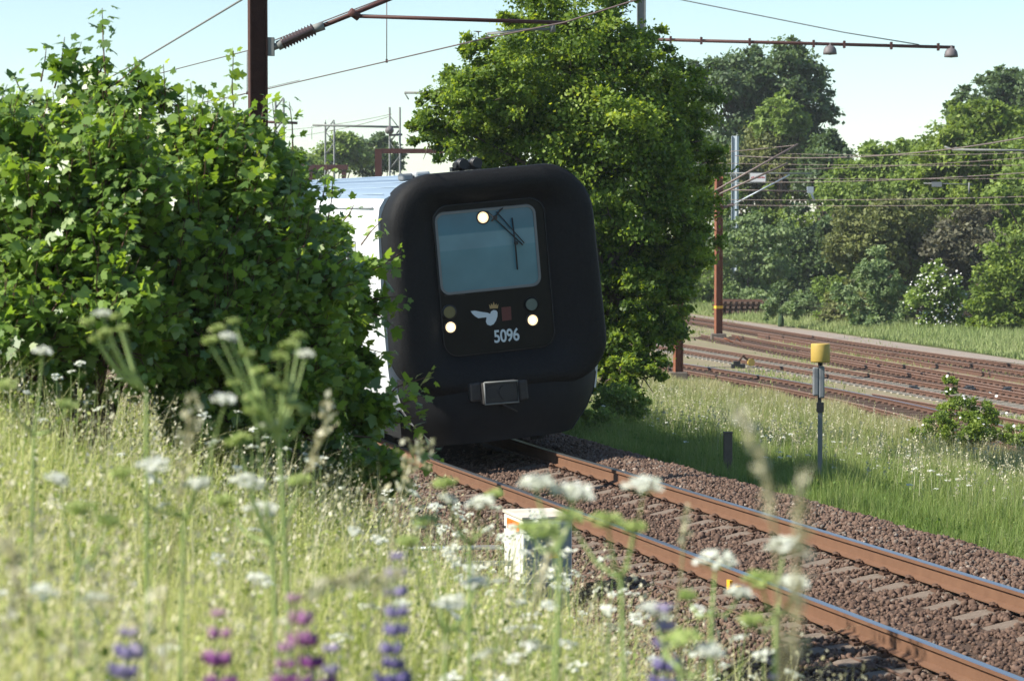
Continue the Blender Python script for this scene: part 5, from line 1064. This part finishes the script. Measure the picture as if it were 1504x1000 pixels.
n = 60000; s_ = rng.uniform(-40, 20, n); L = rng.uniform(3.5, 15, n); th = TH0-s_*K; X = CC[0]+(RR+L)*np.cos(th); Y = CC[1]+(RR+L)*np.sin(th)
xp = 752+FPX*X/Y; k = (np.sin(X*1.9+1)*np.sin(Y*.8)+rng.normal(0, .5, n) > .2) & (FPX*(HCAM+1.9)/Y+344.4 > np.interp(xp, [650, 850, 945, 1100, 1250, 1400, 1504, 1680], [510, 534, 550, 578, 606, 648, 682, 760])); X, Y, L = X[k], Y[k], L[k]; n = len(X)
pos = np.stack([X, Y, zg(X, Y)+np.interp(L, [3.5, 5, 8], [.15, .35, .5])*rng.uniform(.2, 1.05, n)], 1); V, F = scatter(OV, OVF, pos, rotmats(unit(rdir(n)+np.array([0, 0, .5])), rdir(n)), rng.uniform(.02, .055, n)); ct = Cat(); ct.add(V, F, np.repeat(np.clip(rng.normal(.28, .16, n), 0, 1), 6))
o1 = ct.build('trackside_herbs', M['strip']); o1['kind'] = 'stuff'; tag(o1, 'leafy herbs mixed through the trackside grass', 'herbs')
cf = Cat(); n = 120; s_ = rng.uniform(-25, 20, n); L = rng.uniform(4, 9, n); th = TH0-s_*K; X = CC[0]+(RR+L)*np.cos(th); Y = CC[1]+(RR+L)*np.sin(th)
for x, y in zip(X, Y): umbel(cf, None, np.array([x, y, zg(x, y)+rng.uniform(.35, .7)]), .035, (0, -.3, 1), nray=6, nfl=4, fs=.009)
o1 = cf.build('trackside_umbel_flowers', M['umbelwhite']); o1['kind'] = 'stuff'; tag(o1, 'small white flowers dotted in the trackside grass', 'flowers')
# weeds at the left foot of the ballast and beside the train
cat = Cat(); n = 30000; s_ = rng.uniform(-24, 12, n); L = rng.uniform(-6.5, -2.9, n); th = TH0-s_*K; X = CC[0]+(RR+L)*np.cos(th); Y = CC[1]+(RR+L)*np.sin(th); k = L < -3.1-rng.exponential(.2, n); X, Y = X[k], Y[k]
blades(cat, X, Y, rng.uniform(.06, .24, len(X)), rng.uniform(.006, .012, len(X)), .5, rng.uniform(.1, .6, len(X)), .1, 2)
# yard weeds
n = 45000; u = rng.random(n); pxx = rng.uniform(900, 1600, n); pyy = rng.uniform(.0, 1, n); lo = np.interp(pxx, [900, 1100, 1300, 1504, 1600], [450, 474, 500, 532, 550]); hi = np.interp(pxx, [900, 1100, 1300, 1504, 1600], [552, 578, 615, 682, 720]); yy = lo+(hi-lo)*pyy
d = np.array([ray(a, b) for a, b in zip(pxx, yy)]); tt = (-1.88-HCAM)/d[:, 2]; X, Y = d[:, 0]*tt, d[:, 1]*tt
keep = np.sin(X*.5+1)*np.sin(Y*.13)+rng.normal(0, .35, n) > .35
for key in ysl:
    tx, ty, nx_, ny_ = ysl[key]; dd_ = np.min(np.hypot(X[:, None]-(tx+.75*nx_)[None, ::2], Y[:, None]-(ty+.75*ny_)[None, ::2]), 1); keep &= (dd_ > 1.25) | (rng.random(n) < .06)
X, Y = X[keep], Y[keep]; blades(cat, X, Y, rng.uniform(.05, .2, len(X)), rng.uniform(.02, .05, len(X)), .6, rng.uniform(.25, .8, len(X)), .1, 2, np.full(len(X), -1.88))
wd_ = cat.build('trackside_weeds', M['strip']); wd_['kind'] = 'stuff'; tag(wd_, 'low weeds between the yard tracks and at the ballast foot', 'weeds')
# far field
cat = Cat(); n = 110000; pxx = rng.uniform(930, 1620, n); lo = np.interp(pxx, [930, 1010, 1080, 1150, 1215, 1300, 1400, 1504, 1620], [452, 460, 471, 478, 486, 498, 511, 529, 548]); hi = np.full(n, 441.); yy = hi+(lo-hi)*rng.random(n)
d = np.array([ray(a, b) for a, b in zip(pxx, yy)]); tt = (-1.88-HCAM)/d[:, 2]; X, Y = d[:, 0]*tt, d[:, 1]*tt
cl_ = np.sin(X*.35+Y*.05)*np.sin(Y*.12-X*.2); de = (lo-yy)/(lo-hi)
blades(cat, X, Y, rng.uniform(.2, .75, n)*(.35+.65*np.clip(de*4, 0, 1)), rng.uniform(.03, .07, n), .4, np.clip(.34+.14*cl_+.25*(de > .72)*rng.random(n)+rng.normal(0, .14, n), 0, 1), .2, 2)
ff = cat.build('far_field_grass', M['field']); ff['kind'] = 'stuff'; tag(ff, 'green grass field between the yard and the far bushes', 'grass')
# ------------------------------------------------------------------ air
hm_ = bpy.data.materials.new('summer_air'); hm_.use_nodes = True; t = hm_.node_tree; t.nodes.remove(t.nodes['Principled BSDF'])
pv = t.nodes.new('ShaderNodeVolumePrincipled'); pv.inputs['Color'].default_value = (.93, .96, 1, 1); pv.inputs['Density'].default_value = .00022; pv.inputs['Anisotropy'].default_value = .2
t.links.new(pv.outputs[0], t.nodes['Material Output'].inputs['Volume'])
mb = MB(); mb.box((0, 250, 12), (5400, 6000, 32)); hz_ = mb.build('haze', hm_); hz_['kind'] = 'stuff'
